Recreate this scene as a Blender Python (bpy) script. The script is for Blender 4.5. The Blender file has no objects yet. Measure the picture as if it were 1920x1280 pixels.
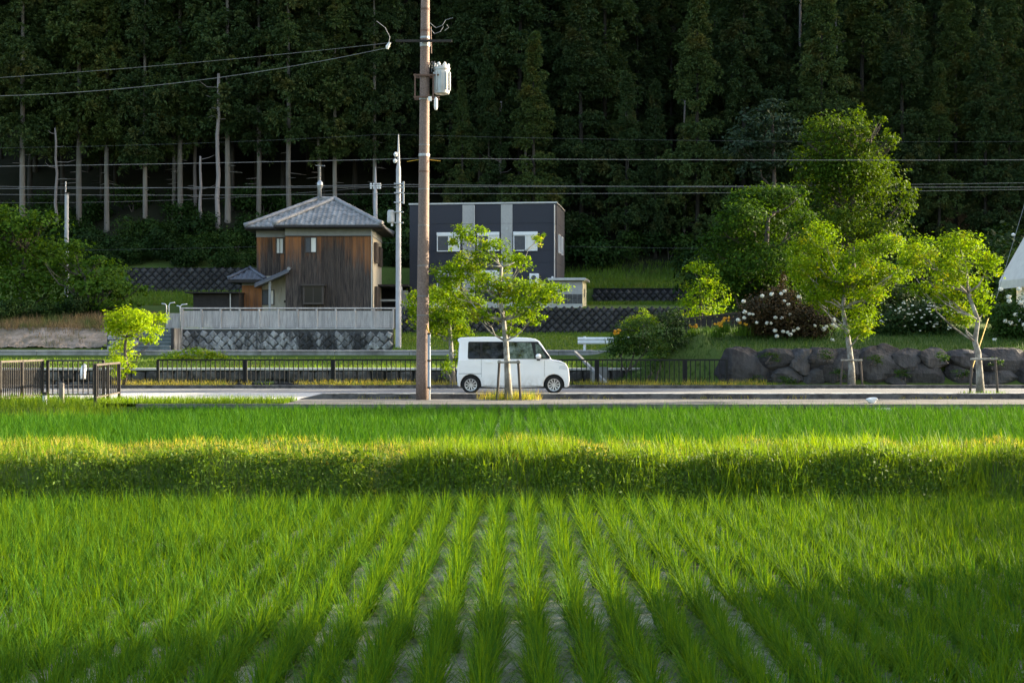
import bpy, math, random
import numpy as np
from mathutils import Vector, Matrix, Euler

R = math.radians
random.seed(7)
rng = np.random.default_rng(11)
SC = bpy.context.scene
COL = SC.collection

# ------------------------------------------------------------------ camera
EYE = 1.57          # metres above the road
F = 2667.0          # focal length in pixels of the 1920 px wide photograph
cam_d = bpy.data.cameras.new('camera')
cam = bpy.data.objects.new('camera', cam_d)
COL.objects.link(cam)
cam.location = (0, 0, EYE)
cam.rotation_euler = (R(90), 0, 0)
cam_d.sensor_width = 36.0
cam_d.lens = 50.0
cam_d.clip_start = 0.1
cam_d.clip_end = 2000
SC.camera = cam

# ------------------------------------------------------------------ sky, sun, exposure
SUN_AZ = 66.0       # degrees to the right of the viewing direction (+Y)
SUN_EL = 15.0
world = bpy.data.worlds.new('World')
SC.world = world
world.use_nodes = True
wn = world.node_tree.nodes
wl = world.node_tree.links
bg = wn['Background']
sky = wn.new('ShaderNodeTexSky')
sky.sky_type = 'NISHITA'
sky.sun_disc = False
sky.sun_elevation = R(SUN_EL)
sky.sun_rotation = R(SUN_AZ)
sky.air_density = 1.0
sky.dust_density = 4.0
sky.ozone_density = 0.6
wl.new(sky.outputs[0], bg.inputs[0])
bg.inputs[1].default_value = 0.15
sun_d = bpy.data.lights.new('sun', 'SUN')
sun_d.energy = 4.8
sun_d.angle = R(0.6)
sun_d.color = (1.0, 0.86, 0.62)
sun = bpy.data.objects.new('sun', sun_d)
COL.objects.link(sun)
sv = Vector((math.sin(R(SUN_AZ)) * math.cos(R(SUN_EL)), math.cos(R(SUN_AZ)) * math.cos(R(SUN_EL)), math.sin(R(SUN_EL))))
sun.rotation_euler = sv.to_track_quat('Z', 'Y').to_euler()
sun.location = (40, 10, 30)
SC.view_settings.view_transform = 'Standard'
SC.view_settings.look = 'None'
SC.view_settings.gamma = 1.0
SC.view_settings.use_curve_mapping = False
SC.view_settings.exposure = 2.22
SC.render.engine = 'CYCLES'
SC.cycles.use_denoising = True
SC.cycles.denoiser = 'OPENIMAGEDENOISE'
SC.cycles.denoising_input_passes = 'RGB_ALBEDO_NORMAL'
SC.cycles.denoising_prefilter = 'ACCURATE'
SC.cycles.max_bounces = 6
SC.cycles.diffuse_bounces = 3
SC.cycles.transmission_bounces = 4
SC.cycles.transparent_max_bounces = 8
SC.cycles.caustics_reflective = False
SC.cycles.caustics_refractive = False

# ------------------------------------------------------------------ helpers
def px(x, y, D):
    """photo pixel (1920 x 1280) + distance along Y -> world point"""
    return Vector(((x - 960.0) / F * D, D, EYE - (y - 640.0) / F * D))

def pX(x, D): return (x - 960.0) / F * D
def pZ(y, D): return EYE - (y - 640.0) / F * D

def tag(o, label=None, cat=None, group=None, kind=None):
    if label: o['label'] = label
    if cat: o['category'] = cat
    if group: o['group'] = group
    if kind: o['kind'] = kind
    return o

def thing(name, label, cat, loc=(0, 0, 0), rz=0.0, group=None):
    o = bpy.data.objects.new(name, None)
    o.empty_display_size = 0.2
    COL.objects.link(o)
    o.location = loc
    o.rotation_euler = (0, 0, rz)
    return tag(o, label, cat, group)

def link(name, me, parent=None, loc=None, rot=None, scale=None):
    o = bpy.data.objects.new(name, me)
    COL.objects.link(o)
    if parent is not None: o.parent = parent
    if loc is not None: o.location = loc
    if rot is not None: o.rotation_euler = rot
    if scale is not None: o.scale = scale
    return o

def copy_tree(o, parent=None):
    c = o.copy()
    COL.objects.link(c)
    c.parent = parent
    for ch in o.children:
        copy_tree(ch, c)
    return c

class MB:
    """collects shapes into one mesh"""
    def __init__(s):
        s.v = []; s.f = []; s.m = []; s.cur = 0
    def mat(s, i): s.cur = i; return s
    def add(s, vs, fs):
        b = len(s.v)
        s.v.extend([tuple(p) for p in vs])
        for f in fs:
            s.f.append([b + i for i in f]); s.m.append(s.cur)
        return s
    def box(s, x0, x1, y0, y1, z0, z1, bev=0.0):
        if bev <= 0:
            vs = [(x0,y0,z0),(x1,y0,z0),(x1,y1,z0),(x0,y1,z0),(x0,y0,z1),(x1,y0,z1),(x1,y1,z1),(x0,y1,z1)]
            return s.add(vs, [(0,3,2,1),(4,5,6,7),(0,1,5,4),(1,2,6,5),(2,3,7,6),(3,0,4,7)])
        b = bev
        vs = []
        for (z, i) in ((z0, b), (z0 + b, 0), (z1 - b, 0), (z1, b)):
            vs += [(x0+i,y0+i,z),(x1-i,y0+i,z),(x1-i,y1-i,z),(x0+i,y1-i,z)]
        fs = [(0,3,2,1),(12,13,14,15)]
        for k in range(3):
            for j in range(4):
                a = 4*k+j; c = 4*k+(j+1) % 4
                fs.append((a, c, c+4, a+4))
        return s.add(vs, fs)
    def obox(s, p0, p1, w, h, up=(0,0,1)):
        """bar of section w (sideways) x h between two points"""
        p0 = Vector(p0); p1 = Vector(p1)
        d = (p1 - p0).normalized()
        u = Vector(up)
        if abs(d.dot(u)) > 0.98: u = Vector((0, 1, 0))
        a = d.cross(u).normalized() * (w / 2)
        b = a.cross(d).normalized() * (h / 2)
        vs = [p0-a-b, p0+a-b, p0+a+b, p0-a+b, p1-a-b, p1+a-b, p1+a+b, p1-a+b]
        return s.add(vs, [(0,3,2,1),(4,5,6,7),(0,1,5,4),(1,2,6,5),(2,3,7,6),(3,0,4,7)])
    def tube(s, pts, rad, n=8, caps=True):
        pts = [Vector(p) for p in pts]
        if not hasattr(rad, '__len__'): rad = [rad] * len(pts)
        vs = []; fs = []
        prev = None
        for i, p in enumerate(pts):
            if i == 0: d = pts[1] - pts[0]
            elif i == len(pts) - 1: d = pts[-1] - pts[-2]
            else: d = pts[i+1] - pts[i-1]
            d.normalize()
            if prev is None:
                u = Vector((1, 0, 0)) if abs(d.x) < 0.9 else Vector((0, 1, 0))
            else: u = prev
            a = (u - d * u.dot(d)).normalized()
            prev = a
            b = d.cross(a)
            for k in range(n):
                t = 2 * math.pi * k / n
                vs.append(p + (a * math.cos(t) + b * math.sin(t)) * rad[i])
        for i in range(len(pts) - 1):
            for k in range(n):
                k2 = (k + 1) % n
                fs.append((i*n+k, i*n+k2, (i+1)*n+k2, (i+1)*n+k))
        if caps:
            fs.append(tuple(reversed(range(n))))
            fs.append(tuple(range((len(pts)-1)*n, len(pts)*n)))
        return s.add(vs, fs)
    def prism_y(s, poly, y0, y1):
        """polygon in x,z extruded along y"""
        n = len(poly)
        vs = [(p[0], y0, p[1]) for p in poly] + [(p[0], y1, p[1]) for p in poly]
        fs = [tuple(range(n)), tuple(reversed(range(n, 2*n)))]
        for i in range(n):
            j = (i+1) % n
            fs.append((j, i, n+i, n+j))
        return s.add(vs, fs)
    def mesh(s, name, mats, smooth=False):
        me = bpy.data.meshes.new(name)
        me.from_pydata(s.v, [], s.f)
        if not isinstance(mats, (list, tuple)): mats = [mats]
        for m in mats: me.materials.append(m)
        if len(mats) > 1: me.polygons.foreach_set('material_index', s.m)
        if smooth: me.polygons.foreach_set('use_smooth', [True] * len(me.polygons))
        me.update()
        return me
    def build(s, name, mats, parent=None, loc=None, rot=None, smooth=False, bevel=0.0, seg=2):
        o = link(name, s.mesh(name, mats, smooth), parent, loc, rot)
        if bevel > 0:
            b = o.modifiers.new('bevel', 'BEVEL')
            b.width = bevel; b.segments = seg; b.limit_method = 'ANGLE'; b.angle_limit = R(30)
        return o

def big_mesh(name, V, Q, mat, smooth=False):
    """fast quad mesh from numpy arrays"""
    me = bpy.data.meshes.new(name)
    V = np.ascontiguousarray(V, dtype=np.float32); Q = np.ascontiguousarray(Q, dtype=np.int32)
    me.vertices.add(len(V)); me.vertices.foreach_set('co', V.ravel())
    me.loops.add(Q.size); me.loops.foreach_set('vertex_index', Q.ravel())
    me.polygons.add(len(Q))
    me.polygons.foreach_set('loop_start', np.arange(len(Q), dtype=np.int32) * Q.shape[1])
    if not isinstance(mat, (list, tuple)): mat = [mat]
    for m in mat: me.materials.append(m)
    if smooth: me.polygons.foreach_set('use_smooth', np.ones(len(Q), dtype=bool))
    me.update(calc_edges=True)
    return me

def cat_vq(parts):
    Vs = []; Qs = []; b = 0
    for V, Q in parts:
        Vs.append(V); Qs.append(Q + b); b += len(V)
    return np.concatenate(Vs), np.concatenate(Qs)

def blades(P, az, lean, L, W, droop, nseg=3, twist=None, power=1.6):
    """curved grass blades, one strip of quads each"""
    n = len(P)
    if twist is None: twist = rng.uniform(-0.9, 0.9, n)
    sx = -np.sin(az + twist); sy = np.cos(az + twist)
    pos = np.array(P, dtype=float).copy()
    V = np.zeros((n, nseg + 1, 2, 3))
    for i in range(nseg + 1):
        t = i / nseg
        w = W * max(1 - t ** power, 0.06) * 0.5
        V[:, i, 0, 0] = pos[:, 0] - sx * w; V[:, i, 0, 1] = pos[:, 1] - sy * w; V[:, i, 0, 2] = pos[:, 2]
        V[:, i, 1, 0] = pos[:, 0] + sx * w; V[:, i, 1, 1] = pos[:, 1] + sy * w; V[:, i, 1, 2] = pos[:, 2]
        th = lean + droop * (t + 0.5 / nseg) ** 1.5
        st = L / nseg
        pos[:, 0] += st * np.sin(th) * np.cos(az)
        pos[:, 1] += st * np.sin(th) * np.sin(az)
        pos[:, 2] += st * np.cos(th)
    m = (nseg + 1) * 2
    base = np.arange(n)[:, None, None] * m
    k = np.arange(nseg)[None, :, None] * 2
    Q = base + k + np.array([0, 1, 3, 2])[None, None, :]
    return V.reshape(-1, 3), Q.reshape(-1, 4)

def leaf_quads(C, S, N=None, jit=0.6, aspect=0.6, fold=0.0):
    """one rhombic leaf per centre; N preferred normals"""
    n = len(C)
    nr = rng.normal(size=(n, 3))
    nr /= np.linalg.norm(nr, axis=1)[:, None]
    if N is not None:
        nr = nr * jit + N
        nr /= np.linalg.norm(nr, axis=1)[:, None] + 1e-9
    t = rng.normal(size=(n, 3))
    u = np.cross(nr, t); u /= np.linalg.norm(u, axis=1)[:, None] + 1e-9
    v = np.cross(nr, u)
    S = np.asarray(S)[:, None] if np.ndim(S) else S
    V = np.zeros((n, 4, 3))
    V[:, 0] = C - u * S * 0.55
    V[:, 1] = C - v * S * 0.5 * aspect + u * S * 0.05
    V[:, 2] = C + u * S * 0.55 - nr * S * fold
    V[:, 3] = C + v * S * 0.5 * aspect + u * S * 0.05
    Q = np.arange(n * 4).reshape(n, 4)
    return V.reshape(-1, 3), Q

# ------------------------------------------------------------------ materials
def new_mat(name):
    m = bpy.data.materials.new(name)
    m.use_nodes = True
    nt = m.node_tree
    return m, nt, nt.nodes, nt.links, nt.nodes['Principled BSDF']

def rgb(c): return (c[0], c[1], c[2], 1.0)

def ramp(nt, src, stops):
    r = nt.nodes.new('ShaderNodeValToRGB')
    while len(r.color_ramp.elements) < len(stops): r.color_ramp.elements.new(0.5)
    for e, (p, c) in zip(r.color_ramp.elements, stops):
        e.position = p
        e.color = rgb(c) if hasattr(c, '__len__') else (c, c, c, 1)
    nt.links.new(src, r.inputs[0])
    return r.outputs[0]

def noise(nt, scale, detail=4, rough=0.6, coord='Object', stretch=None):
    tc = nt.nodes.new('ShaderNodeTexCoord')
    n = nt.nodes.new('ShaderNodeTexNoise')
    n.inputs['Scale'].default_value = scale
    n.inputs['Detail'].default_value = detail
    n.inputs['Roughness'].default_value = rough
    if coord != 'World': src = tc.outputs[coord]
    else:
        src = nt.nodes.new('ShaderNodeNewGeometry').outputs['Position']
    if stretch:
        mp = nt.nodes.new('ShaderNodeMapping')
        mp.inputs['Scale'].default_value = stretch
        nt.links.new(src, mp.inputs[0]); src = mp.outputs[0]
    nt.links.new(src, n.inputs['Vector'])
    return n.outputs['Fac']

def mixc(nt, fac, a, b, mode='MIX'):
    m = nt.nodes.new('ShaderNodeMix')
    m.data_type = 'RGBA'; m.blend_type = mode
    if hasattr(fac, 'is_linked'): nt.links.new(fac, m.inputs[0])
    else: m.inputs[0].default_value = fac
    for s, i in ((a, 6), (b, 7)):
        if hasattr(s, 'is_linked'): nt.links.new(s, m.inputs[i])
        else: m.inputs[i].default_value = rgb(s)
    return m.outputs[2]

def bump(nt, bsdf, src, strength=0.3, dist=0.02):
    b = nt.nodes.new('ShaderNodeBump')
    b.inputs['Strength'].default_value = strength
    b.inputs['Distance'].default_value = dist
    nt.links.new(src, b.inputs['Height'])
    nt.links.new(b.outputs[0], bsdf.inputs['Normal'])

def surf(name, c1, c2=None, scale=4.0, rough=0.8, c3=None, scale3=0.7, amt3=0.5, bmp=0.3, bscale=30.0, bdist=0.01,
         coord='Object', stretch=None, metal=0.0, spec=0.3, objrand=0.0, lo=0.35, hi=0.65, coat=0.0, r3=(.45, .62), island=0.0):
    """general worn surface: two tones of noise, optional large stains, fine relief"""
    m, nt, N, L, b = new_mat(name)
    if c2 is None: c2 = tuple(x * 0.75 for x in c1)
    f = noise(nt, scale, 5, 0.65, coord, stretch)
    col = mixc(nt, ramp(nt, f, [(lo, 0.0), (hi, 1.0)]), c1, c2)
    if c3 is not None:
        g = noise(nt, scale3, 4, 0.7, coord, stretch)
        col = mixc(nt, ramp(nt, g, [(r3[0], 0.0), (r3[1], amt3)]), col, c3)
    if island > 0:
        gi = N.new('ShaderNodeNewGeometry')
        col = mixc(nt, 1.0, col, ramp(nt, gi.outputs['Random Per Island'], [(0.0, 1 - island), (1.0, 1.0)]), 'MULTIPLY')
    if objrand > 0:
        oi = N.new('ShaderNodeObjectInfo')
        k = ramp(nt, oi.outputs['Random'], [(0.0, 1 - objrand), (1.0, 1.0 + 0 * objrand)])
        col = mixc(nt, 1.0, col, k, 'MULTIPLY')
    L.new(col, b.inputs['Base Color'])
    b.inputs['Roughness'].default_value = rough
    b.inputs['Metallic'].default_value = metal
    b.inputs['Specular IOR Level'].default_value = spec
    b.inputs['Coat Weight'].default_value = coat
    if bmp > 0:
        bump(nt, b, noise(nt, bscale, 4, 0.7, coord, stretch), bmp, bdist)
    return m

def leafmat(name, c1, c2, trans=0.4, tcol=None, rough=0.55, spec=0.25, objvar=0.25, c3=None, patch=0.6, p3=0.75, coord='Object'):
    """leaf: per-leaf random tone, per-plant tone, patches, light shining through"""
    m, nt, N, L, b = new_mat(name)
    gm = N.new('ShaderNodeNewGeometry')
    col = mixc(nt, gm.outputs['Random Per Island'], c1, c2)
    f = noise(nt, patch, 3, 0.6, coord)
    col = mixc(nt, ramp(nt, f, [(0.38, 0.0), (0.64, 0.55)]), col, tuple((x + y) * 0.5 * 0.7 for x, y in zip(c1, c2)))
    if c3 is not None:
        g = noise(nt, patch * 1.7 + 0.13, 3, 0.6, coord)
        col = mixc(nt, ramp(nt, g, [(p3 - 0.18, 0.0), (p3, 0.85)]), col, c3)
    if objvar > 0:
        oi = N.new('ShaderNodeObjectInfo')
        k = ramp(nt, oi.outputs['Random'], [(0.0, (1 - objvar, 1 - objvar, 1 - objvar)), (0.5, (1, 1, 1)), (1.0, (1 + objvar, 1 + 0.5 * objvar, 1 - 0.3 * objvar))])
        col = mixc(nt, 1.0, col, k, 'MULTIPLY')
    L.new(col, b.inputs['Base Color'])
    b.inputs['Roughness'].default_value = rough
    b.inputs['Specular IOR Level'].default_value = spec
    if trans > 0:
        t = N.new('ShaderNodeBsdfTranslucent')
        tc = mixc(nt, 1.0, col, tcol or (1.35, 1.25, 0.45), 'MULTIPLY')
        L.new(tc, t.inputs[0])
        mx = N.new('ShaderNodeMixShader')
        mx.inputs[0].default_value = trans
        L.new(b.outputs[0], mx.inputs[1]); L.new(t.outputs[0], mx.inputs[2])
        L.new(mx.outputs[0], N['Material Output'].inputs[0])
    return m
# ------------------------------------------------------------------ ground sheet with its terraces and the hill
def sstep(t): 
    t = np.clip(t, 0, 1); return t * t * (3 - 2 * t)

YC = [-60, 3.2, 4.4, 16.25, 17.0, 20.2, 20.9, 35.70, 35.72, 48.75]
ZC = [0.0, 0.0, -.38, -.38, .11, .11, -.31, -.31, -.07, -.07]
HILL_Y = [112, 150, 200, 300]
def prof(ys, zs, hz):
    y = YC + ys + HILL_Y
    z = ZC + zs + [hz, hz + 28, hz + 68, hz + 150]
    return np.array(y, float), np.array(z, float)
CAN_Y = [48.77, 52.5, 52.52]; CAN_Z = [-1.2, -1.2, .52]
PL = prof(CAN_Y + [62.9, 63.05, 74, 76.5, 82, 92, 99.95, 100.1, 105], CAN_Z + [.76, 1.1, 1.1, 2.2, 3.1, 4.0, 5.0, 6.6, 8.5], 12.5)
PH = prof(CAN_Y + [62.9, 63.05, 75.95, 76.15, 96, 98, 99.95, 100.1, 105], CAN_Z + [.76, 1.1, 1.1, 2.24, 2.3, 3.9, 5.0, 6.6, 8.6], 12.5)
PM = prof(CAN_Y + [62.9, 63.05, 74, 81.9, 82.1, 97.9, 98.1, 105], CAN_Z + [.76, 1.1, 1.1, 2.1, 3.45, 4.2, 5.15, 6.8], 11.0)
PR = prof([49.6, 50.3, 54, 60, 75, 95, 105], [-.07, 1.22, 1.9, 2.2, 2.9, 4.6, 7.2], 11.0)

def hgt(x, y):
    x = np.asarray(x, float); y = np.asarray(y, float)
    zl = np.interp(y, *PL); zh = np.interp(y, *PH); zm = np.interp(y, *PM); zr = np.interp(y, *PR)
    z = np.where(x < -17.7 - (y - 76) * 0.0, zl, np.where(x < -6.3, zh, zm))
    # soften the seams behind the houses
    z = np.where(y > 101, zl + (zh - zl) * sstep((x + 24) / 12), z)
    z = np.where((y > 101) & (x > -12), zh + (zm - zh) * sstep((x + 12) / 12), z)
    # knoll on the right: its flank runs down to the left
    left = 3.0 + np.clip(y - 49, 0, 60) * 0.02
    k = np.where(y < 68, sstep((x - left) / 4.4), sstep((x - 10.5 - (y - 68) * .12) / 4.0))
    low = np.where(y < 62, np.minimum(zm, -.07 + 0 * y), zm)
    zz = zm + (zr - zm) * k
    flank = -.07 + (2.05 + 0.0 * y) * sstep((x - left) / 4.6) * sstep((y - 48.9) / 3.4)
    zk = np.where(x < 7.2, np.where(y < 58, np.maximum(flank, np.where(y > 52.51, np.minimum(zm, flank + 0.6), flank)), np.maximum(zz, 0)), np.where(y < 68, zr, zz))
    z = np.where((x > left) & (y > 48.8), zk, z)
    # rough hill
    b = np.clip((y - 100) / 12, 0, 1)
    z = z + b * (0.5 * np.sin(x * .35 + y * .21) + 0.35 * np.sin(x * .83 - y * .4))
    lv = sstep((y - 16.1) / .5) * sstep((20.9 - y) / .5)
    z = z + lv * (.03 * np.sin(x * 1.7 + 1) + .03 * np.sin(x * 3.9 + y * 1.3) + .03 * np.sin(x * 7.3 - y * 2.1))
    # weedy corner on the left, level with the road
    c = sstep((-9.3 - x) / 1.6) * ((y > 32.0) & (y < 35.71))
    z = np.where(c > 0, z + (0.0 - z) * c * sstep((y - 32.0) / 1.6), z)
    return z

def lines(*segs):
    o = []
    for a, b, s in segs: o += list(np.arange(a, b, s))
    return np.array(sorted(set(np.round(o, 4))))
gx = lines((-420, -60, 24), (-60, -28, 2.0), (-28, -10, .7), (-10, 10, .25), (10, 20, .7), (20, 60, 2), (60, 421, 24))
gx = np.array(sorted(set(list(gx) + [-17.71, -17.69, -6.31, -6.29])))
gy = lines((-60, 3, 6), (3, 35.7, .35), (36, 48.6, 1.0), (48.75, 63, .35), (63.1, 112, 1.1), (112, 160, 3), (160, 301, 10))
gy = np.array(sorted(set(list(gy) + [3.2, 4.4, 16.25, 17.0, 20.2, 20.9, 35.70, 35.72, 48.75, 48.77, 52.5, 52.52, 62.9, 63.05, 75.95, 76.15, 81.9, 82.1, 97.9, 98.1, 99.95, 100.1])))
GX, GY = np.meshgrid(gx, gy)
GZ = hgt(GX, GY)
nx, ny = len(gx), len(gy)
gv = np.stack([GX.ravel(), GY.ravel(), GZ.ravel()], 1)
ii = (np.arange(ny - 1)[:, None] * nx + np.arange(nx - 1)[None, :]).ravel()
gq = np.stack([ii, ii + 1, ii + nx + 1, ii + nx], 1)

m_ground, nt, N, L, b = new_mat('earth_and_turf')
gm = N.new('ShaderNodeNewGeometry')
sep = N.new('ShaderNodeSeparateXYZ'); L.new(gm.outputs['Position'], sep.inputs[0])
f1 = noise(nt, 0.9, 5, 0.65, 'World'); f2 = noise(nt, 9.0, 4, 0.7, 'World')
turf = mixc(nt, f1, (.055, .10, .018), (.10, .13, .03))
turf = mixc(nt, ramp(nt, f2, [(.4, 0.), (.7, .6)]), turf, (.05, .06, .02))
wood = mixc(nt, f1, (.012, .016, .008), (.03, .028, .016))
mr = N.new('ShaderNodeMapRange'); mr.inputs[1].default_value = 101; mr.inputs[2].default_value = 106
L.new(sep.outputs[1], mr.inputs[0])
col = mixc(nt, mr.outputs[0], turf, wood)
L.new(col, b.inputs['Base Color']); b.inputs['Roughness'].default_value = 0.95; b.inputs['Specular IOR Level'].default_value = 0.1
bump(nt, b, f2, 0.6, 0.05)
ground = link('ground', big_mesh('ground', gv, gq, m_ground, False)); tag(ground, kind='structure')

# paddy mud: pale silt with a film of water, dark and mossy in places
m_mud, nt, N, L, b = new_mat('wet_silt')
f1 = noise(nt, 2.2, 5, 0.6, 'World', (1, .55, 1)); f2 = noise(nt, 14, 4, 0.7, 'World', (1, .6, 1)); f3 = noise(nt, 5.0, 4, .7, 'World')
c = mixc(nt, ramp(nt, f2, [(.35, 0.), (.65, 1.)]), (.38, .37, .33), (.20, .195, .165))
c = mixc(nt, ramp(nt, f1, [(.40, 0.), (.56, 1.)]), c, (.05, .052, .032))
c = mixc(nt, ramp(nt, f3, [(.56, 0.), (.68, .8)]), c, (.09, .10, .02))
L.new(c, b.inputs['Base Color'])
L.new(ramp(nt, f2, [(.3, .12), (.7, .5)]), b.inputs['Roughness'])
bump(nt, b, f2, .35, .02)
def sheet(name, x0, x1, y0, y1, z, mat, nxs=1, nys=1, kind='structure'):
    mb = MB().add([(x0, y0, z), (x1, y0, z), (x1, y1, z), (x0, y1, z)], [(0, 1, 2, 3)])
    o = mb.build(name, mat); tag(o, kind=kind); return o
sheet('paddy_mud', -30, 30, 4.5, 16.2, -.372, m_mud)
sheet('paddy_mud', -30, 30, 20.95, 35.68, -.302, m_mud)

# ------------------------------------------------------------------ road, pavement, kerbs
m_asph = surf('asphalt', (.16, .16, .165), (.11, .11, .115), 18, .9, (.20, .20, .20), .5, .6, .5, 140, .004, 'World')
m_path = surf('old_pavement', (.15, .145, .14), (.09, .086, .082), 5, .9, (.07, .065, .055), .9, .7, .5, 90, .005, 'World')
m_kerb = surf('sunlit_kerb_concrete', (.55, .53, .49), (.40, .38, .35), 6, .9, (.07, .06, .055), 1.2, .8, .5, 60, .006, 'World')  # paler than the face: sunlight on the kerb top put into its colour
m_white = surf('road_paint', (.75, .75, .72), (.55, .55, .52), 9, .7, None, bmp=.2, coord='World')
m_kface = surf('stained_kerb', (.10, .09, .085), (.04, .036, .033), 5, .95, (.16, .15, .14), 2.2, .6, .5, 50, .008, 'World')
sheet('road', -420, 420, 39.0, 47.6, 0.0, m_asph)
m_apron = surf('sun_pale_apron', (.46, .45, .43), (.36, .355, .34), 3, .8, (.28, .27, .26), .8, .5, .2, 60, .004, 'World')  # pale colour puts the sun's glare on the road into the surface
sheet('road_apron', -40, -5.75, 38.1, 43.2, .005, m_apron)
sheet('grass_verge', -40, -5.75, 35.75, 38.096, .003, m_ground)
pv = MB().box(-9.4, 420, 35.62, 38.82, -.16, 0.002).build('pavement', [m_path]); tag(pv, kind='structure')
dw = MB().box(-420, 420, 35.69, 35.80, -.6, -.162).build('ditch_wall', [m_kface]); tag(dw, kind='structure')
lip = MB().box(-9.4, 420, 35.55, 35.62, -.09, .004).build('pavement_edge', [m_path]); tag(lip, kind='structure')
sheet('edge_line', -420, 420, 39.35, 39.50, .004, m_white)
sheet('edge_line', -420, 420, 46.95, 47.10, .004, m_white)
sheet('centre_line', -420, 420, 43.25, 43.40, .004, m_white)
kerb = thing('kerb', 'long low concrete kerb with pale top between pavement and road', 'kerb', (0, 38.9, 0))
nk = 0
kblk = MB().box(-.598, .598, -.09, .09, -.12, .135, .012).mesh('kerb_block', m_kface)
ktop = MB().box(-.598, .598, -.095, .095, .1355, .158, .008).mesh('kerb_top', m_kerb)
x = -4.6
while x < 17:
    kb = link('kerb_block', kblk, kerb, (x, 0, random.uniform(-.004, .004)))
    link('block_top', ktop, kb)
    x += 1.2
MB().add([(-5.85,-.09,0),(-5.2,-.09,-.1),(-5.2,-.09,.13),(-5.85,.09,0),(-5.2,.09,-.1),(-5.2,.09,.13)],[(0,1,2),(5,4,3),(0,2,5,3),(1,4,5,2),(0,3,4,1)]).build('kerb_ramp', m_kface, kerb)
far = thing('kerb', 'weedy kerb at the foot of the black fence across the road', 'kerb', (0, 47.85, 0))
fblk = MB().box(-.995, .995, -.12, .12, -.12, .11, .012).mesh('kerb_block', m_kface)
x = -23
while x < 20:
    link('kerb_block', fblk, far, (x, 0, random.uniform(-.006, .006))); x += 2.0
vg = MB().box(-40, 40, 47.975, 48.74, -.2, .02).build('verge', [surf('verge_soil', (.12, .09, .055), (.06, .05, .03), 7, .95, bmp=.6, bscale=40, bdist=.02, coord='World')]); tag(vg, kind='structure')
# ------------------------------------------------------------------ rice
m_rice = leafmat('rice_blade', (.012, .072, .012), (.090, .200, .009), .43, (1.85, 1.25, .15), .6, .04, 0, None, .9, coord='Object')
m_rice2 = leafmat('shade_tone_rice', (.014, .075, .012), (.065, .16, .010), .34, (1.4, 1.25, .2), .6, .03, 0, None, .7, coord='Object')  # deeper green takes the place of shade over the far paddy
def rice_blades(P, n, spread, hmin, hmax, W, nseg):
    k = len(P)
    B = np.repeat(P, n, 0)
    az = rng.uniform(0, 2 * np.pi, k * n)
    rr = rng.uniform(0, .055, k * n)
    B[:, 0] += rr * np.cos(az); B[:, 1] += rr * np.sin(az)
    az = az + rng.normal(0, .5, k * n)
    hh = np.repeat(rng.uniform(.86, 1.12, k), n)
    Ln = rng.uniform(hmin, hmax, k * n) * hh
    lean = np.abs(rng.normal(.10, spread, k * n)); hl = np.repeat(rng.normal(0, .10, k), n); lean = lean + hl * np.cos(az)
    droop = np.abs(rng.normal(.35, .6, k * n)) + (rng.random(k * n) < .25) * rng.uniform(.6, 1.9, k * n)
    Wd = W * rng.uniform(.7, 1.2, k * n)
    return blades(B, az, lean, Ln, Wd, droop, nseg)
def hills(x0, x1, y0, y1, z, row=.30, step=.15, view=0.40, off=1.6):
    pts = []
    xs = np.arange(math.ceil(x0 / row) * row + .15, x1, row)
    for x in xs:
        ph = rng.uniform(0, step)
        ys = np.arange(y0 + ph, y1, step)
        ys = ys[np.abs(x) < ys * view + off]
        p = np.zeros((len(ys), 3)); p[:, 0] = x + rng.normal(0, .026, len(ys)); p[:, 1] = ys + rng.normal(0, .02, len(ys)); p[:, 2] = z
        pts.append(p[rng.random(len(ys)) > .03])
    return np.concatenate(pts)
H1 = hills(-9, 9, 5.6, 16.15, -.376)
# the nearest plants in view are single things, the rest of the field is one mass
u = H1[:, 0] / H1[:, 1] * F; v = 640 + (EYE - (H1[:, 2] + .17)) / H1[:, 1] * F
inview = (np.abs(u) < 955) & (v < 1275)
order = np.argsort(H1[:, 1] + (~inview) * 1000)
near = order[:300]
rest = np.setdiff1d(np.arange(len(H1)), near)
proto = []
for i in range(10):
    V, Q = rice_blades(np.zeros((1, 3)), 90, .36, .16, .36, .0075, 4)
    proto.append(big_mesh('rice_plant', V, Q, m_rice))
for i, k in enumerate(near):
    p = H1[k]
    o = link('rice_plant', proto[i % 10], None, tuple(p), (0, 0, random.uniform(0, 6.28)))
    s = random.uniform(.9, 1.1); o.scale = (s, s, s * random.uniform(.94, 1.06))
    tag(o, 'young green rice plant in the shaded front rows of the flooded paddy', 'rice plant', 'rice plants in the nearest paddy rows')
V, Q = rice_blades(H1[rest], 50, .36, .16, .36, .0094, 3)
o = link('rice_field', big_mesh('rice_field', V, Q, m_rice)); tag(o, 'dense green rice growing in rows in front of the weedy levee', 'rice field', kind='stuff')
H2 = hills(-16, 16, 21.1, 35.5, -.306, .30, .19, .38, .8)
H2 = H2[~((H2[:, 0] < -9.0) & (H2[:, 1] > 32.2))]
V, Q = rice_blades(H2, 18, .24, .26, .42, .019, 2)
o = link('rice_field', big_mesh('rice_field', V, Q, m_rice2)); tag(o, 'even green rice filling the paddy between levee and pavement', 'rice field', kind='stuff')

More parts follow.
